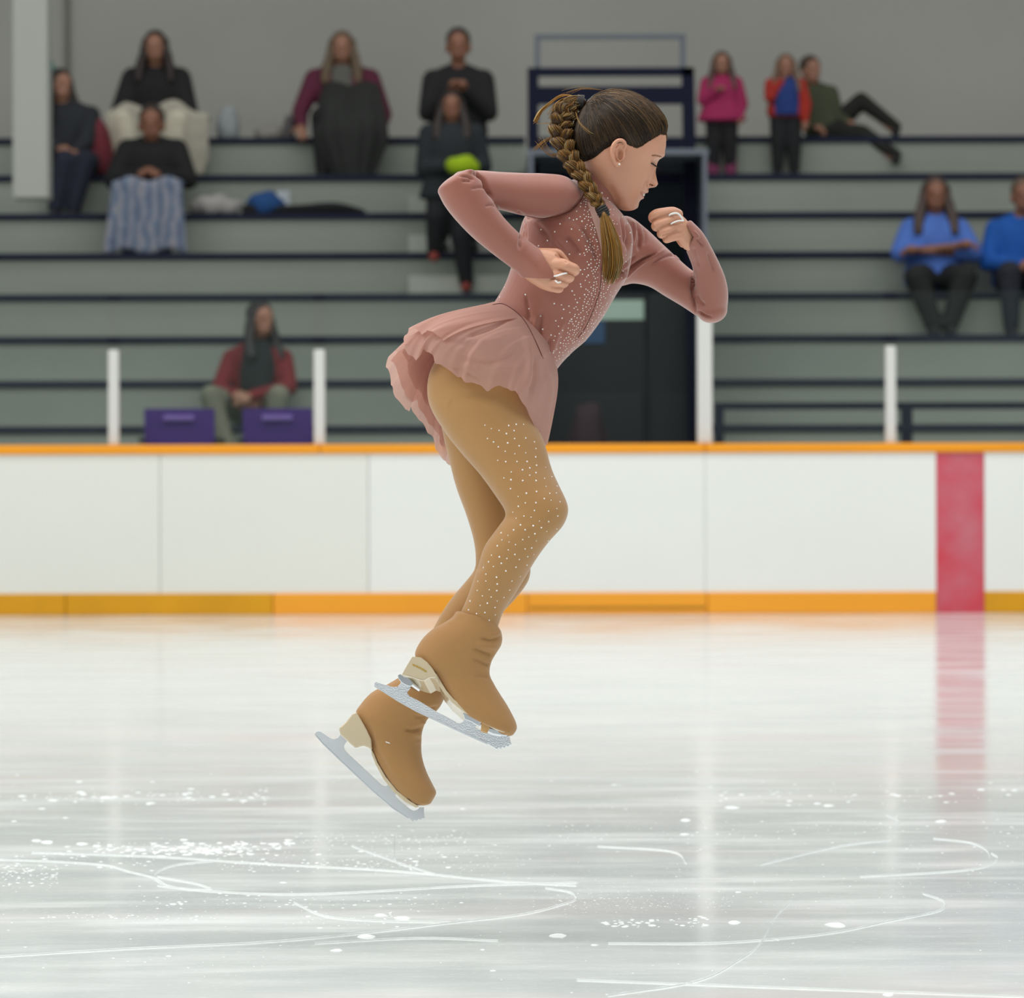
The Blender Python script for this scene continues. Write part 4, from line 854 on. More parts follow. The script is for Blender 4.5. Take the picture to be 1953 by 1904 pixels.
# ---- face details
TH = bvh(me_h)
m_lash = mat('dark_lash', rgb(34, 24, 20), .6); m_brow = mat('brow_hair', rgb(150, 106, 78), .7); m_lip = mat('lip', rgb(200, 128, 116), .4); m_teeth = mat('tooth', rgb(236, 230, 218), .25)
g = G()
q = on(TH, [(1241.5, 311), (1244, 312.2), (1247, 314.5), (1250, 317.2)], .0004, 5)
if len(q) > 3:
    g.add(*tube(q, [.0006]+[.0015]*(len(q)-2)+[.0009], 8))
    for i, h in enumerate(q[2:]):
        for w in (0, .35, .9): L_ = .0055*(.6+.4*i/len(q)); g.add(*tube([h, h+np.array((L_*.5, -L_*.35, -L_*.25)), h+np.array((L_*(.95+w*.3), -L_*.5, -L_*(.35+w)))], [.00042, .0003, .00008], 4, True, 2))
    setparent(g.build('eyelashes', m_lash), skater)
g = G(); rb = np.random.RandomState(5)
for i in range(60):
    u = rb.rand(); x = 1246+17*u; y = 296.6+3.2*u*u+rb.randn()*.8; L_ = 3.6*(1-.4*u)
    q = on(TH, [(x, y), (x-L_*.5, y-.6), (x-L_, y-.5)], .0003, 2)
    if len(q) > 2: g.add(*tube(q, np.linspace(.00030, .00008, len(q)), 4))
if g.n: setparent(g.build('eyebrow', m_brow), skater)
V = []                                              # front teeth in the parted mouth
for i in range(9):
    a = -1+2*i/8
    for z, o in ((-52.5, 0), (-58.2, .4)): V.append(HQ(74.5+o-7*a*a, z, 17*a))
V = np.array(V); nn = HQ(1, 0, 0)-HQ(0, 0, 0); V = np.vstack([V, V-nn*2.5]); F = [(2*i, 2*i+1, 2*i+3, 2*i+2) for i in range(8)]+[(18+2*i, 20+2*i, 21+2*i, 19+2*i) for i in range(8)]+[(2*i+1, 19+2*i, 21+2*i, 2*i+3) for i in range(8)]+[(2*i, 2*i+2, 20+2*i, 18+2*i) for i in range(8)]
setparent(mk('teeth', V, F, m_teeth), skater)
g = G()
for pts in ([(1223, 366.6), (1227, 367.2), (1231, 369), (1234.5, 369.6)], [(1222.5, 368.5), (1224, 373), (1226, 377)]):
    q = on(TH, pts, -.0002, 5)
    if len(q) > 4: g.add(*tube(q, np.concatenate([[.0003], np.full(len(q)-2, .0010), [.0004]]), 8))
if g.n: setparent(g.build('lips', m_lip), skater)
h, n = hit(TH, 1180.5, 313.5, .001)
e_ = G().add(*ell(h if h is not None else Q(1180, 313, -82), (.0019, .0019, .0019), 6)).build('earring', m_gem, skater); setparent(e_, skater)
h, n = hit(TH, 1243.5, 354, -.0004)
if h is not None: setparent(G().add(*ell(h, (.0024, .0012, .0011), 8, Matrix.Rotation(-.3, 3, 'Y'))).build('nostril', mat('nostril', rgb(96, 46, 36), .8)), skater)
# ---- hair: cap shell, combed strands, ponytail, braid, loose tail
HL = np.array([(-120, -52), (-75, -50), (-62, -40), (-53, -24), (-45, -4), (-33, 13), (-18, 24), (-5, 22), (10, 22), (18, 30), (26, 42), (33, 50), (46, 63), (60, 66), (90, 66)], float)
def hair_in(U, V): return V-np.interp(U, HL[:, 0], HL[:, 1])
ok = hair_in(hU, hv); off = np.clip(ok/13, -1, 1); off = np.where(off > 0, off*(4.6+2.6*np.clip((hv-40)/60, 0, 1)), off*4)
Cc = np.array((-8, 20, 0.)); dU, dV, dW = hU-Cc[0], hv-Cc[1], hW-Cc[2]; dl = np.sqrt(dU**2+dV**2+dW**2)+1e-6
bumpy = np.sin(np.arctan2(dW, dV)*46+np.sin(dU*.05)*2)*.35*(off > 1)
sV, sF = gridmesh(H3(hU+dU/dl*(off+bumpy), hv+dV/dl*(off+bumpy), hW+dW/dl*(off+bumpy)))
m_cap = mat('hair_cap', rgb(26, 19, 14), .55, spec=.2, bump=.6, bscale=500)
hair = setparent(mk('hair', sV, sF, m_cap), skater)
capT = BVHTree.FromPolygons([tuple(v) for v in sV], [tuple(f) for f in sF])
C3 = H3(np.array(Cc[0]), np.array(Cc[1]), np.array(0.)); TIE = np.array((-88., 64., 0.))
rs = np.random.RandomState(11); hs_V, hs_F, hs_A = G(), None, []
def strand(g, A, pts, r, colr, n=4, m=3):
    pts = np.asarray(pts); k = (len(pts)-1)*m+1; rr = np.interp(np.linspace(0, 1, len(pts)), [0, .12, .85, 1], [r*.4, r, r, r*.6])
    V, F = tube(pts, rr, n, False, m); g.add(V, F); A.append(np.tile(colr, (len(V), 1)))
def tone(dark=0., gold=0.):
    base = np.array(rgb(36, 26, 17)[:3]); hi = np.array(rgb(104, 78, 48)[:3]); go = np.array(rgb(172, 122, 50)[:3]); bl = np.array(rgb(206, 176, 116)[:3])
    t = rs.rand()**2.2; c = base+(hi-base)*t; c = c*(1-gold)+gold*(go if rs.rand() < .8 else bl)*(.55+.6*rs.rand()); return c*(1-dark)
g, A = G(), []
def surf(dirv, lift):
    d = dirv/np.linalg.norm(dirv); w = H3(np.array(Cc[0]+d[0]), np.array(Cc[1]+d[1]), np.array(d[2]))-C3; w /= np.linalg.norm(w)
    o = C3+w*.25; h = capT.ray_cast(Vector(o), Vector(-w))
    return (np.array(h[0])+w*lift) if h[0] is not None else None
tie_d = TIE-Cc
for i in range(3600):
    side = 1 if rs.rand() < .72 else -1
    if rs.rand() < .62:                     # starts on the hairline
        U = rs.uniform(-70, 70); V = np.interp(U, HL[:, 0], HL[:, 1])+rs.uniform(-3.5, 6)
    else: U = rs.uniform(-75, 60); V = rs.uniform(np.interp(U, HL[:, 0], HL[:, 1])+4, 108)
    Vc = np.clip(V, -95, 105); F_, B_, W_ = (np.interp(Vc, HT[::-1, 0], HT[::-1, k]) for k in (1, 2, 3)); uc = (F_+B_)/2; q_ = (U-uc)/max(F_-uc, 1)
    if abs(q_) > 1: continue
    Wd = side*W_*math.sqrt(max(0, 1-q_*q_)); s_ = np.array((U, V, Wd))-Cc
    pts = []; lift = rs.uniform(.0002, .0022)
    for k in range(9):
        t = k/8; w = (1-t)*s_/np.linalg.norm(s_)+t*tie_d/np.linalg.norm(tie_d); w = w+np.array((0, .10*math.sin(PI*t), 0))+rs.randn(3)*.006
        p = surf(w, lift*math.sin(PI*min(1, t*1.2+.05))+.0002)
        if p is None: break
        pts.append(p)
    if len(pts) < 9: continue
    strand(g, A, pts, rs.uniform(.00035, .0008), tone(.35 if V < 45 else 0, .25 if V > 85 and rs.rand() < .4 else 0), 3, 2)
st = mk('combed_strands', g.verts(), g.F, m_hair, None, True, np.vstack(A)); setparent(st, hair)
# ponytail base and braid path
BR = crom(np.array([(1108, 195, 2, 13), (1094, 197, 0, 15), (1082, 208, -6, 21), (1072, 230, -12, 23), (1070, 254, -22, 23), (1077, 280, -38, 21), (1090, 305, -58, 19), (1105, 328, -80, 17), (1119, 350, -98, 16), (1133, 374, -112, 14.5), (1143, 392, -118, 11), (1150, 403, -120, 8)], float), 14)
bp3 = np.array([Q(*r[:3]) for r in BR]); bw = BR[:, 3]*K; T, Aa, Bb = frames(bp3)
Y3 = np.array((0, 1., 0)); Sx = np.cross(T, Y3); Sx /= np.linalg.norm(Sx, axis=1)[:, None]; Dy = np.cross(Sx, T)
g, A = G(), []; NB = len(bp3); ss = np.linspace(0, 1, NB); amp = np.clip((ss-.10)/.15, 0, 1); tw = 2*PI*4.3*ss
for k in range(3):
    ph = tw+2*PI*k/3; la = np.sin(ph)*.52*amp; de = np.sin(2*ph)*.42*amp
    cen = bp3+Sx*(la*bw)[:, None]+Dy*(de*bw)[:, None]; rr = bw*(.95-.40*amp)
    cen = cen+Sx*(np.sin(ss*23+k*2.1)*.09*bw)[:, None]; rr = rr*(1+.10*np.sin(ss*31+k*1.7))
    V, F = tube(cen[::2], rr[::2]*.80, 10, True); g.add(V, F); A.append(np.tile(np.array(rgb(58, 38, 18)[:3]), (len(V), 1)))
    for i in range(150):
        a, q_ = rs.rand()*2*PI, .72+.36*rs.rand(); fa = a+ss*rs.uniform(-2, 2)
        p = cen+(Sx*(np.cos(fa)*rr*q_)[:, None]+Dy*(np.sin(fa)*rr*q_)[:, None])
        i0, i1 = (0, NB) if rs.rand() < .6 else sorted(rs.randint(0, NB, 2)); 
        if i1-i0 < 24: continue
        gold = np.clip((i0+i1)/2/NB*1.1, .2, .9); strand(g, A, p[i0:i1:3]+(rs.randn(3)*.0008)[None, :], rs.uniform(.0003, .0007), tone(.0, gold if rs.rand() < .7 else .1), 3, 2)
setparent(mk('braid', g.verts(), g.F, m_hair, None, True, np.vstack(A)), hair)
# loose tail
g, A = G(), []; e0 = Q(1150, 403, -122)
core = crom(np.array([(1151, 405, -122, 7), (1158, 430, -124, 12), (1166, 462, -126, 15), (1168, 495, -126, 14), (1163, 520, -124, 9), (1160, 538, -122, 3)], float), 5)
V, F = tube([Q(*r[:3]) for r in core], [r[3]*K*.7 for r in core], 12, True); g.add(V, F); A.append(np.tile(np.array(rgb(84, 56, 20)[:3]), (len(V), 1)))
for i in range(420):
    u = rs.uniform(-1, 1); dd = rs.uniform(-1, 1); L_ = rs.uniform(.62, 1.0) if abs(u) < .8 else rs.uniform(.5, .95)
    pts = []
    for k in range(9):
        t = k/8*L_; x = np.interp(t, [0, .2, .45, .7, .88, 1], [1151, 1158, 1166, 1169, 1165, 1160]); y = 404+t*140
        w = np.interp(t, [0, .2, .45, .7, .88, 1], [6, 13, 18, 19, 15, 9])*(1-.3*(1-math.sqrt(1-min(.99, dd*dd)))); cx = 8*u*t*t
        pts.append(Q(x+u*w+cx*.3+math.sin(t*5+i)*.6, y, -125+dd*9*min(1, t*3)-8*(1-u*u)))
    strand(g, A, pts, rs.uniform(.0006, .0011), tone(.0, np.clip(.35+.6*L_*rs.rand(), 0, 1)), 3, 2)
setparent(mk('loose_tail', g.verts(), g.F, m_hair, None, True, np.vstack(A)), hair)
# bands
def band(name, p0, p1, r, n=5):
    gg = G(); a, b_ = np.array(Q(*p0)), np.array(Q(*p1)); d = (b_-a)/np.linalg.norm(b_-a); s1 = np.cross(d, Y3); s1 /= np.linalg.norm(s1); s2 = np.cross(d, s1)
    for k in range(n):
        c = a+(b_-a)*k/(n-1); th = np.linspace(0, 2*PI, 22); rr_ = r*K*(1-.15*abs(k-(n-1)/2))
        gg.add(*tube([c+s1*math.cos(t)*rr_+s2*math.sin(t)*rr_ for t in th], r*K*.30, 8, False))
    return setparent(gg.build(name, m_tie), hair)
band('hair_tie', (1104, 186, 2), (1109, 205, 2), 1, 2)
th_ = G()
for k in range(4):
    c = np.array(Q(1102+3.2*k, 196+.3*k, 2)); th = np.linspace(0, 2*PI, 24); ax = Q(1110, 197, 2)-Q(1100, 196, 2); ax /= np.linalg.norm(ax); s1 = np.cross(ax, Y3); s2 = np.cross(ax, s1)
    th_.add(*tube([c+s1*math.cos(t)*13.5*K+s2*math.sin(t)*13.5*K for t in th], 2.6*K, 8, False))
for o in [o for o in COL.objects if o.name.startswith('hair_tie')]: bpy.data.objects.remove(o)
setparent(th_.build('hair_tie', m_tie), hair)
be = G()
for k in range(5):
    c = np.array(Q(1146+2.0*k, 396+4.2*k, -121)); ax = Q(1154, 412, -121)-Q(1144, 394, -121); ax /= np.linalg.norm(ax); s1 = np.cross(ax, Y3); s2 = np.cross(ax, s1); th = np.linspace(0, 2*PI, 20); rr_ = (8.5, 9.5, 9.8, 9.2, 8)[k]*K
    be.add(*tube([c+s1*math.cos(t)*rr_+s2*math.sin(t)*rr_ for t in th], 2.6*K, 8, False))
setparent(be.build('braid_elastic', m_tie), hair)
# windblown locks
g, A = G(), []; 
def fly(pts, n, spread, r0, r1, gold, d=0):
    for i in range(n):
        o = rs.randn(2)*spread; P_ = []
        for k, p in enumerate(pts): f = k/(len(pts)-1); P_.append(Q(p[0]+o[0]*f+rs.randn()*.3, p[1]+o[1]*f+rs.randn()*.3, (p[2] if len(p) > 2 else 0)+rs.randn()*spread*f))
        strand(g, A, P_, rs.uniform(r0, r1), tone(0, gold), 3, 4)
fly([(1102, 188, 0), (1085, 182, -2), (1066, 184, -4), (1046, 199, -6), (1030, 214, -6), (1021, 232, -6)], 34, 2.2, .0004, .0008, 1)
fly([(1102, 192, 0), (1080, 188, -2), (1062, 200, -5), (1050, 222, -8)], 20, 3, .0003, .0006, .9)
fly([(1068, 255, -14), (1052, 262, -16), (1034, 272, -16), (1020, 286, -16)], 12, 4, .00025, .0004, .8)
fly([(1075, 290, -20), (1058, 296, -20), (1042, 288, -20), (1028, 270, -20)], 10, 4, .00025, .0004, .8)
fly([(1066, 240, -14), (1050, 236, -14), (1030, 240, -14)], 6, 5, .0002, .0004, .6)
fly([(1070, 285, -22), (1078, 310, -40), (1090, 332, -60)], 14, 3, .0003, .0005, .95)
fly([(1098, 214, -45), (1105, 232, -60), (1122, 248, -66), (1140, 256, -70)], 5, 3, .00025, .0004, .8)
fly([(1150, 172, 0), (1110, 168, 0), (1080, 176, 0)], 8, 5, .0002, .0003, .7)
fly([(1262, 240, 0), (1270, 252, 0), (1272, 268, 0)], 10, 1.6, .0002, .0003, .4)
setparent(mk('windblown_locks', g.verts(), g.F, m_hair, None, True, np.vstack(A)), hair)
tag(COL.objects['windblown_locks'], None, None, None, 'stuff')
# ---- finger loops of the sleeves
def loop(pts, parent, r=.0016):
    V, F = tube([Q(*p) for p in pts], r, 10, True, 5); return setparent(mk('finger_loop', V, F, m_loop), parent)
loop([(1056, 527, -184), (1062, 526, -194), (1072, 523, -192), (1080, 521, -186), (1080, 524, -168), (1068, 534, -160), (1058, 535, -170), (1060, 536, -188), (1064, 539, -190), (1069, 538, -186)], dress)
loop([(1303, 420, -36), (1297, 411, -40), (1290, 406.5, -42), (1281, 408, -44), (1276, 411, -42), (1278, 414, -22)], dress, .0018)
loop([(1303, 421, -38), (1296, 421, -42), (1288, 423, -44), (1280, 427, -44), (1279, 428, -22)], dress, .0014)
# ---- crystals
def gem(r):
    V = [(0, 0, r*.55)]+[(r*math.cos(a), r*math.sin(a), 0) for a in np.arange(8)/8*2*PI]+[(r*.55*math.cos(a), r*.55*math.sin(a), r*.5) for a in np.arange(8)/8*2*PI]
    F = [(0, 9+i, 9+(i+1) % 8) for i in range(8)]+[(9+i, 1+i, 1+(i+1) % 8, 9+(i+1) % 8) for i in range(8)]+[tuple(range(8, 0, -1))]; return np.array(V), F
def gem_at(h, n, r):
    n = n/np.linalg.norm(n); a = np.cross(n, (0, 0, 1.)); a /= np.linalg.norm(a)+1e-9; b_ = np.cross(n, a); V, F = gem(r); return V@np.stack([a, b_, n])+h, F
def crystals(tree, pts, single, parent, r0):
    rest = G(); cnt = 0
    for (x, y, big) in sorted(pts, key=lambda p: -p[2]):
        h, n = hit(tree, x, y, .0002)
        if h is None: continue
        if abs(h[1]-DS) > .35: continue
        if parent is dress and ((h[1]-DS)/K < -124 or (x < 1112 and y < np.interp(x, [980, 1001, 1054, 1089, 1111], [417, 416, 414, 401, 372]))): continue
        V, F = gem_at(h, n, r0*(.75+.5*big))
        if cnt < single: setparent(mk('crystal', V, F, m_gem, None, False), parent); cnt += 1
        else: rest.add(V, F)
    if rest.n: tag(setparent(rest.build('crystals', m_gem, None, False), parent), None, None, None, 'stuff')
rc = np.random.RandomState(21)
def spaced(pts, dmin):
    out = []
    for p in pts:
        if all((p[0]-q[0])**2+(p[1]-q[1])**2 > (dmin*(1+.0))**2 for q in out): out.append(p)
    return out
line = crom(np.array([(1117, 372), (1127, 405), (1136, 440), (1143, 470), (1146, 500), (1143, 535), (1136, 570), (1124, 602), (1108, 632), (1088, 660), (1066, 690)], float), 14)
seg_w = np.interp(np.linspace(0, 1, len(line)), [0, .25, .45, .7, 1], [.35, .6, .9, 1.5, .5]); cand = []
while len(cand) < 1500:
    i = rc.choice(len(line), p=seg_w/seg_w.sum()); d = -rc.exponential(8.5)-2 if rc.rand() < .66 else rc.exponential(9)+4
    if i < len(line)*.42 and d > 0: continue
    cand.append((line[i][0]+d*.92+rc.randn(), line[i][1]+d*.25+rc.randn()*2, .2+.3*rc.rand()))
cand = spaced(cand, 3.9)[:340]
right = [(1165+9*t+rc.randn()*4+12*t*t, 398+95*t, .3*rc.rand()) for t in rc.rand(70)]
fixed = [(1032, 438), (1058, 442), (1068, 427), (1086, 416), (1100, 418), (1110, 422), (1090, 437), (1044, 459), (1081, 461), (1104, 458), (1086, 485), (1106, 485), (1118, 476), (1123, 505), (1107, 515), (1122, 525), (1027, 469), (1120, 460), (1002, 562), (1009, 589), (1031, 603), (1035, 628), (1072, 607), (1057, 579), (1045, 663), (1051, 639), (1085, 584), (1091, 555), (1108, 547), (1115, 562), (1101, 577), (1090, 609), (1073, 630), (1069, 654), (1055, 673), (1067, 672), (1107, 542), (965, 512), (967, 531), (962, 548), (953, 567), (937, 572), (992, 437), (1187, 414), (1196, 426), (1202, 444), (1205, 466), (1202, 490), (1194, 499), (1188, 517), (1148, 368), (1159, 378), (1163, 385), (1152, 392), (1045, 520), (1075, 590), (1060, 612)]
pts = [(x, y, .75+.35*rc.rand()) for x, y in fixed]+cand+spaced(right, 3.8)
crystals(TD, spaced(pts, 3.6), 45, dress, .00125)
lg = []
axis = crom(np.array([(960, 812), (985, 860), (1005, 905), (1022, 945), (1020, 985), (990, 1035), (965, 1075), (945, 1115), (925, 1160), (918, 1195)], float), 10); wd = np.interp(np.linspace(0, 1, len(axis)), [0, .2, .45, .6, 1], [42, 46, 50, 46, 34])
for _ in range(900):
    i = rc.randint(len(axis)); lg.append((axis[i][0]+rc.uniform(-1, 1)*wd[i], axis[i][1]+rc.randn()*6, rc.rand()))
lg = spaced(lg, 12.5)[:150]
lg = [p for p in lg if not (p[1] > 1165 and p[0] < 885)]
crystals(TT, lg, 55, tights, .00145)
# ---- chiffon skirt: closed ring from the waist seam to the hem
WC, WA, WB = np.array((998, 641, 0.)), np.array((64, 60, 0.)), np.array((12, -26, -92.))
HEM = [(0, (1044, 846, -20)), (16, (1036, 838, -40)), (30, (1012, 800, -90)), (42, (990, 753, -128)), (50, (972, 742, -132)), (57, (953, 737, -133)), (64, (928, 744, -136)), (72, (905, 731, -132)), (80, (884, 727, -134)), (90, (862, 710, -130)), (100, (832, 692, -122)),
       (110, (820, 672, -118)), (120, (806, 668, -100)), (130, (796, 690, -92)), (142, (772, 668, -70)), (152, (752, 669, -52)), (163, (735, 697, -30)), (174, (745, 722, -12)), (184, (750, 748, 6)), (196, (773, 783, 22)), (206, (785, 778, 38)), (218, (803, 806, 56)), (230, (825, 836, 72)), (244, (838, 868, 90)), (258, (856, 889, 108)),
       (275, (890, 880, 132)), (292, (930, 868, 138)), (310, (970, 862, 128)), (328, (1010, 856, 96)), (344, (1038, 850, 40)), (360, (1044, 846, -20))]
MID = [(0, (1066, 752, -10)), (30, (1042, 720, -80)), (42, (1022, 688, -120)), (64, (962, 655, -152)), (80, (915, 640, -156)), (100, (878, 634, -146)), (120, (846, 616, -124)), (138, (828, 606, -88)), (152, (824, 611, -58)), (170, (828, 628, -20)), (190, (830, 654, 20)), (215, (830, 690, 70)), (244, (860, 730, 112)), (275, (910, 750, 142)), (310, (985, 756, 130)), (340, (1050, 756, 60)), (360, (1066, 752, -10))]
def table(T_, phi):
    T_ = sorted(T_, key=lambda r: r[0]); xs = [r[0] for r in T_]
    return np.array([np.interp(phi, xs, [r[1][k] for r in T_]) for k in range(3)])
def ring_skirt(name, f_end, ruf, seed, mt, lift, phi0=0, phi1=360, nph=420, nr=40, parent=None, thick=.0006, up=0):
    rr_ = np.random.RandomState(seed); V = []; ph = rr_.rand(6)*6
    for i in range(nph+1):
        phi = phi0+(phi1-phi0)*i/nph; pr_ = math.radians(phi)
        w = WC+WA*math.cos(pr_)+WB*math.sin(pr_); m_ = table(MID, phi); e_ = table(HEM, phi)
        out = np.array((-.35, -.1, -math.sin(pr_)*1.)) if 20 < phi < 340 else np.array((.6, 0, 0))
        for j in range(nr+1):
            t = j/nr*f_end; c1 = w*.35+m_*.65 if False else m_
            b_ = (1-t)**2*w+2*t*(1-t)*(2*m_-.5*w-.5*e_)*.5+2*t*(1-t)*.5*m_+t*t*e_
            env = t**1.3
            wav = ruf*env*(math.sin(pr_*13+ph[0]+t*1.5)*.55+math.sin(pr_*22+ph[1]-t)*.35+math.sin(pr_*37+ph[2])*.18)
            fine = .9*env*math.sin(pr_*61+ph[3]+t*4)
            b_ = b_+out*(wav+fine+lift*env)+np.array((-up*.2*env, -up*env, 0))+np.array((0, (math.sin(pr_*29+ph[4])*2.0+math.sin(pr_*47)*1.2)*env**3, 0))
            V.append(Q(*b_))
    n = nr+1; F = [(i*n+j, (i+1)*n+j, (i+1)*n+j+1, i*n+j+1) for i in range(nph) for j in range(nr)]
    me_ = mk(name, V, F, mt)
    return setparent(me_, parent)
skirt = ring_skirt('skirt', 1.0, 7, 1, m_chif, 0, parent=skater)
ring_skirt('skirt_ruffle', .78, 13, 4, m_chif, 8, 100, 232, 260, 30, parent=skirt, up=20)
ring_skirt('skirt_ruffle', .93, 13, 9, m_chif, -7, 128, 250, 240, 30, parent=skirt)
ring_skirt('skirt_ruffle', .84, 10, 17, m_chif, -20, 150, 262, 220, 26, parent=skirt)
SW = getv(skirt.data)
TS = bvh(skirt.data)
sculpt(skirt.data, [([(980, 600), (940, 625), (900, 640)], 4, -6, 1), ([(960, 645), (930, 650), (900, 648)], 6, 3), ([(990, 665), (950, 690), (900, 690), (870, 680)], 5, -4), ([(1000, 700), (960, 700), (930, 705)], 8, 4), ([(1000, 640), (1010, 690), (1003, 735), (990, 750)], 6, 8), ([(1020, 680), (1022, 720), (1008, 760)], 4.5, -8), ([(1040, 700), (1050, 740), (1040, 800)], 5, 5), ([(845, 700), (880, 708), (930, 735)], 2.5, -3), ([(935, 610), (960, 606), (985, 612)], 4, -3), ([(880, 690), (920, 715), (960, 725)], 5, 3), ([(900, 660), (860, 650), (830, 640)], 7, -4), ([(985, 600), (1010, 640), (1020, 670)], 4, 2)], False)
seam('waist_seam', TS, [(938, 582), (958, 580), (980, 592), (1000, 612), (1018, 645), (1036, 685)], .0009, m_seam, skirt, .0006)
# ---- boots with covers, heels, soles, blades
BOOT_R = [(870, 1166, 940, 1180, -60, 40), (862, 1178, 956, 1206, -60, 45), (846, 1188, 957, 1228, -60, 47), (824, 1201, 946, 1247, -60, 47), (803, 1222, 937, 1264, -60, 45), (791, 1248, 934, 1286, -60, 43), (801, 1264, 943, 1306, -60, 41),
          (822, 1282, 955, 1326, -60, 40), (838, 1308, 966, 1343, -60, 41), (856, 1335, 976, 1361, -60, 43), (884, 1359, 984, 1378, -60, 43), (914, 1377, 986, 1390, -60, 38), (944, 1390, 981, 1399, -60, 27)]
BOOT_L = [(765, 1290, 852, 1316, 44, 42), (738, 1306, 846, 1336, 44, 45), (709, 1321, 835, 1354, 44, 45), (689, 1342, 815, 1373, 44, 43), (678, 1362, 806, 1394, 44, 42), (690, 1385, 804, 1411, 44, 41), (702, 1410, 804, 1435, 44, 40),
          (709, 1433, 808, 1456, 44, 40), (722, 1458, 816, 1478, 44, 41), (738, 1484, 826, 1498, 44, 41), (757, 1508, 832, 1513, 44, 38), (778, 1526, 824, 1529, 44, 30)]
def extr(poly, d0, d1, shift=(0, 0)):
    """side outline given thickness between two depths; the far side may sit shifted where the foot rolls"""
    n = len(poly); V = [Q(x, y, d0) for x, y in poly]+[Q(x+shift[0], y+shift[1], d1) for x, y in poly] if not isinstance(shift, list) else [Q(x, y, d0) for x, y in poly]+[Q(x, y, d1) for x, y in shift]
    return np.array(V), [tuple(range(n)), tuple(range(2*n-1, n-1, -1))]+[(i, n+i, n+(i+1) % n, (i+1) % n) for i in range(n)]
def orient(o):
    bm = bmesh.new(); bm.from_mesh(o.data); bmesh.ops.recalc_face_normals(bm, faces=bm.faces); bm.to_mesh(o.data); bm.free(); return o
def plate(name, poly, d0, d1, m_, parent, shift=(0, 0), w=.0006, seg=2):
    V, F = extr(poly, d0, d1, shift); o = orient(mk(name, V, F, m_, None, False)); bev(o, w, seg); return setparent(o, parent)
def boot(rows, folds, label):
    g = G(); g.add(*limb(rows, 0, 40, 6, 2.25, 2, 9)); me = remesh(g, .0026, 3, 'boot_cover'); sculpt(me, folds)
    o = link('boot_cover', me, m_cover, skater); return o
bR = boot(BOOT_R, [([(905, 1160), (940, 1182), (956, 1206)], 4, 2.5, 1), ([(960, 1214), (935, 1222), (915, 1216)], 3.5, -5), ([(952, 1236), (925, 1232), (905, 1226)], 4, 3.5), ([(942, 1250), (920, 1244), (900, 1236)], 4, -4.5), ([(936, 1272), (915, 1262), (900, 1258)], 3.5, -3.5), ([(938, 1262), (920, 1256)], 3, 2.5), ([(934, 1296), (920, 1290), (905, 1290)], 3.5, -2.5), ([(955, 1200), (948, 1210), (930, 1212)], 3, 2.5), ([(934, 1286), (918, 1276)], 4, 2), ([(880, 1168), (870, 1180), (850, 1190)], 5, 1.5), ([(790, 1256), (812, 1268), (832, 1292), (850, 1328), (885, 1358), (930, 1380), (970, 1396)], 3.2, 2.4, 1), ([(797, 1250), (820, 1264), (842, 1288), (860, 1320), (892, 1348), (935, 1370)], 3.5, -2)], 'R')
bL = boot(BOOT_L, [([(838, 1347), (815, 1354), (790, 1352)], 3.5, -4), ([(822, 1364), (805, 1368), (790, 1366)], 3.5, -3), ([(808, 1388), (790, 1394), (770, 1392)], 4, -5), ([(806, 1410), (792, 1412)], 3, -2.5), ([(816, 1378), (800, 1380)], 3, 3), ([(806, 1400), (785, 1402)], 4, 2), ([(805, 1420), (790, 1424)], 4, -1.5), ([(680, 1362), (697, 1390), (708, 1425), (722, 1455), (745, 1490), (775, 1522)], 3, 2, 1), ([(688, 1362), (705, 1390), (716, 1425), (732, 1455), (754, 1488)], 3.5, -2)], 'L')
h, n = hit(bvh(bL.data), 738, 1416, .0006)
plate('lint_mark', [(735, 1414), (743, 1416.6), (744, 1419), (736, 1416.6)], (h[1]-DS)/K-1.5, (h[1]-DS)/K+2, m_loop, bL, (0, 0), .0002)
# near foot: heel, sole, blade (rolled so that the underside shows)
ZN = -96
plate('heel', [(786, 1252), (803, 1254), (815, 1263), (825, 1275), (833, 1288), (838, 1302), (830, 1296), (818, 1292), (808, 1297.5), (797, 1295), (783, 1290), (766, 1287), (773, 1274)], ZN, -24, m_heel, bR, (14, 26), .0015, 3)
nr_ = [(832, 1284), (842, 1302), (852, 1318), (866, 1334), (884, 1348), (905, 1362), (935, 1378), (964, 1392)]; nl_ = [(962, 1398), (932, 1385), (902, 1369), (880, 1355), (862, 1340), (848, 1324), (838, 1308), (829, 1292)]
fr_ = [(836, 1300), (842, 1318), (850, 1334), (864, 1352), (882, 1364), (905, 1374), (935, 1386), (966, 1399)]; fl_ = [(964, 1405), (932, 1397), (902, 1387), (882, 1374), (862, 1356), (848, 1338), (840, 1320), (834, 1304)]
plate('sole', nr_+nl_, ZN+4, -26, m_heel, bR, fr_+fl_, .001, 2)
nb = [(717, 1301), (714, 1304), (714.5, 1308), (723, 1314), (760, 1337.5), (793, 1356), (826, 1371.5), (884, 1399), (930, 1419), (944, 1427), (948, 1430), (952, 1426), (955, 1429.5), (958, 1425), (962, 1427.5), (965, 1423), (969, 1425), (972, 1421), (975.5, 1420), (971, 1403), (964, 1401), (955, 1405), (938, 1402), (920, 1395), (906, 1387), (914, 1378), (900, 1362), (886, 1372), (882, 1378), (874, 1380), (853, 1368), (835, 1359), (800, 1337.5), (781, 1328), (776, 1321), (786, 1308), (786, 1300), (764, 1293), (764, 1304), (758, 1310), (749, 1310.6), (734, 1306)]
blR = plate('blade', nb, -66, -61.5, m_etch, bR, (0, 1.2), .0004)
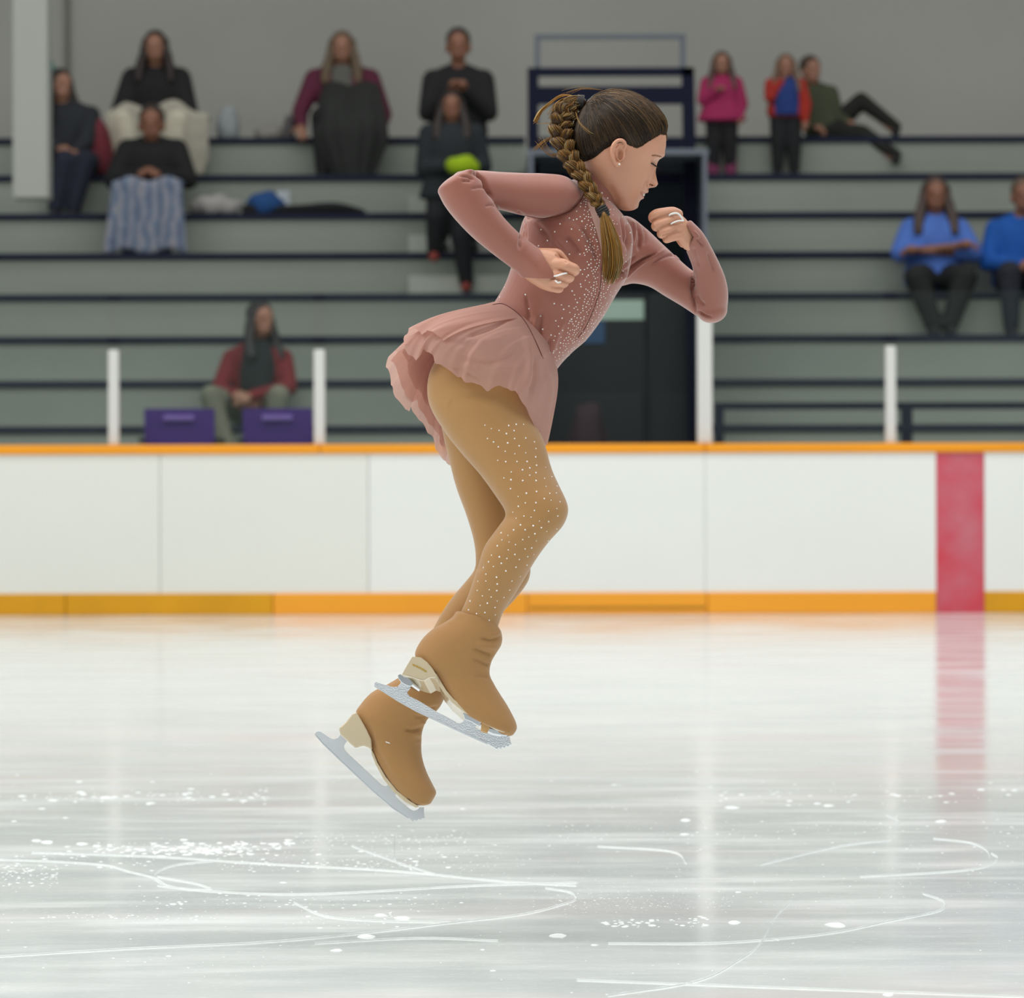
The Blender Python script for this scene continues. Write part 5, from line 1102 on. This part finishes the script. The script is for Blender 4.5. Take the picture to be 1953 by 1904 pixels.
plate('blade_edge', [(714.5, 1306.5), (723, 1312.5), (760, 1335.5), (793, 1354), (826, 1369), (884, 1396.5), (930, 1416), (929, 1420), (884, 1400), (826, 1372.5), (793, 1357), (760, 1338.5), (723, 1315), (714, 1309)], -66.8, -60.6, m_satin, blR, (0, 1), .0002)
def ring2d(cx, cy, rx, ry, ang, n=20): return [(cx+rx*math.cos(t)*math.cos(ang)-ry*math.sin(t)*math.sin(ang), cy+rx*math.cos(t)*math.sin(ang)+ry*math.sin(t)*math.cos(ang)) for t in np.arange(n)/n*2*PI]
plate('heel_plate', ring2d(773, 1298, 17, 7.5, .62), -84, -40, m_chrome, blR, (14, 10), .001, 3)
plate('toe_plate', [(883, 1362), (889, 1353), (898, 1357), (912, 1371), (918, 1378), (914, 1386), (900, 1378), (886, 1372)], -86, -38, m_chrome, blR, (6, 6), .001, 3)
plate('toe_plate', [(914, 1378), (930, 1388), (948, 1393), (962, 1393), (972, 1402), (962, 1404), (940, 1400), (920, 1391)], -80, -42, m_chrome, blR, (2, 4), .001, 3)
plate('sole_clip', [(918, 1376), (930, 1377), (934, 1388), (929, 1398), (917, 1394)], -88, -78, mat('clip_beige', rgb(200, 160, 106), .5), bR, (0, 2), .001)
# gold lettering-like emblem on the heel: a row of small raised dashes
for k, (x, y) in enumerate([(789, 1269), (795, 1271.5), (800.5, 1274), (806, 1277), (811, 1280)]):
    plate('heel_emblem', ring2d(x, y, 3.1, 1.7, .45, 8), ZN-1.2, ZN+1, mat('gold_foil', rgb(214, 178, 84), .3, .8), bR, (0, 0), .0002)
for pts in ([(766, 1287.5), (783, 1291), (797, 1296), (808, 1298.5), (818, 1293), (830, 1292.5)],): 
    V, F = tube([Q(x, y, ZN-.3) for x, y in crom(np.array(pts, float), 4)], .0009, 6); setparent(mk('heel_rim', V, F, mat('heel_rim', rgb(228, 220, 202), .3)), bR)
# far foot
plate('heel', [(672.6, 1362), (660.6, 1376.6), (648, 1388), (646.5, 1393), (649, 1400.6), (662, 1413), (675, 1425), (680.5, 1427), (687, 1424), (694, 1423), (702, 1426), (710, 1431), (708, 1410), (700, 1393), (690, 1375), (680, 1358)], 10, 78, m_heel, bL, (0, 0), .003, 3)
fb = [(600.7, 1399), (603, 1396.5), (607, 1395), (611.5, 1395.8), (630, 1408), (636.6, 1410), (644.6, 1407.5), (649, 1402), (662, 1414), (657, 1421), (656, 1426), (658.5, 1431.5), (665, 1438.5), (728.5, 1498), (735, 1500), (742, 1496.5), (752, 1505), (756, 1512), (754, 1518), (758, 1524), (783, 1544), (790, 1547), (797, 1544), (800, 1540), (809, 1540), (808.5, 1550), (810.5, 1561), (805, 1561), (802, 1564), (798, 1562.5), (795, 1566), (791, 1564), (787, 1568), (785, 1565), (782, 1562), (750, 1542), (710, 1507), (654, 1454), (616.6, 1418)]
blL = plate('blade', fb, 42, 46.5, m_satin, bL, (0, 0), .0003)
plate('blade_edge', [(601, 1400), (616.6, 1417.5), (654, 1453.5), (710, 1506.5), (750, 1541), (780, 1561), (779, 1563), (748.5, 1543), (708.5, 1508.5), (652.5, 1455.5), (615, 1419.5), (600.2, 1402)], 41.6, 47.2, m_chrome, blL, (0, 0), .0002)
plate('sole', [(708, 1428), (714, 1440), (720, 1455), (736, 1482), (757, 1508), (782, 1528), (800, 1539), (793, 1541), (772, 1530), (750, 1510), (731, 1486), (716, 1458), (709, 1440)], 18, 70, m_heel, bL, (0, 0), .001)
# gusset charm at the edge of the brief
h, n = hit(TT, 850, 812, .001)
for x, y, r in ((848, 806, .0028), (853, 813, .0034), (850, 812, .002)):
    V, F = gem_at(Q(x, y, -20), np.array((0, -1., .2)), r); setparent(mk('charm', V, F, m_gem, None, False), tights)
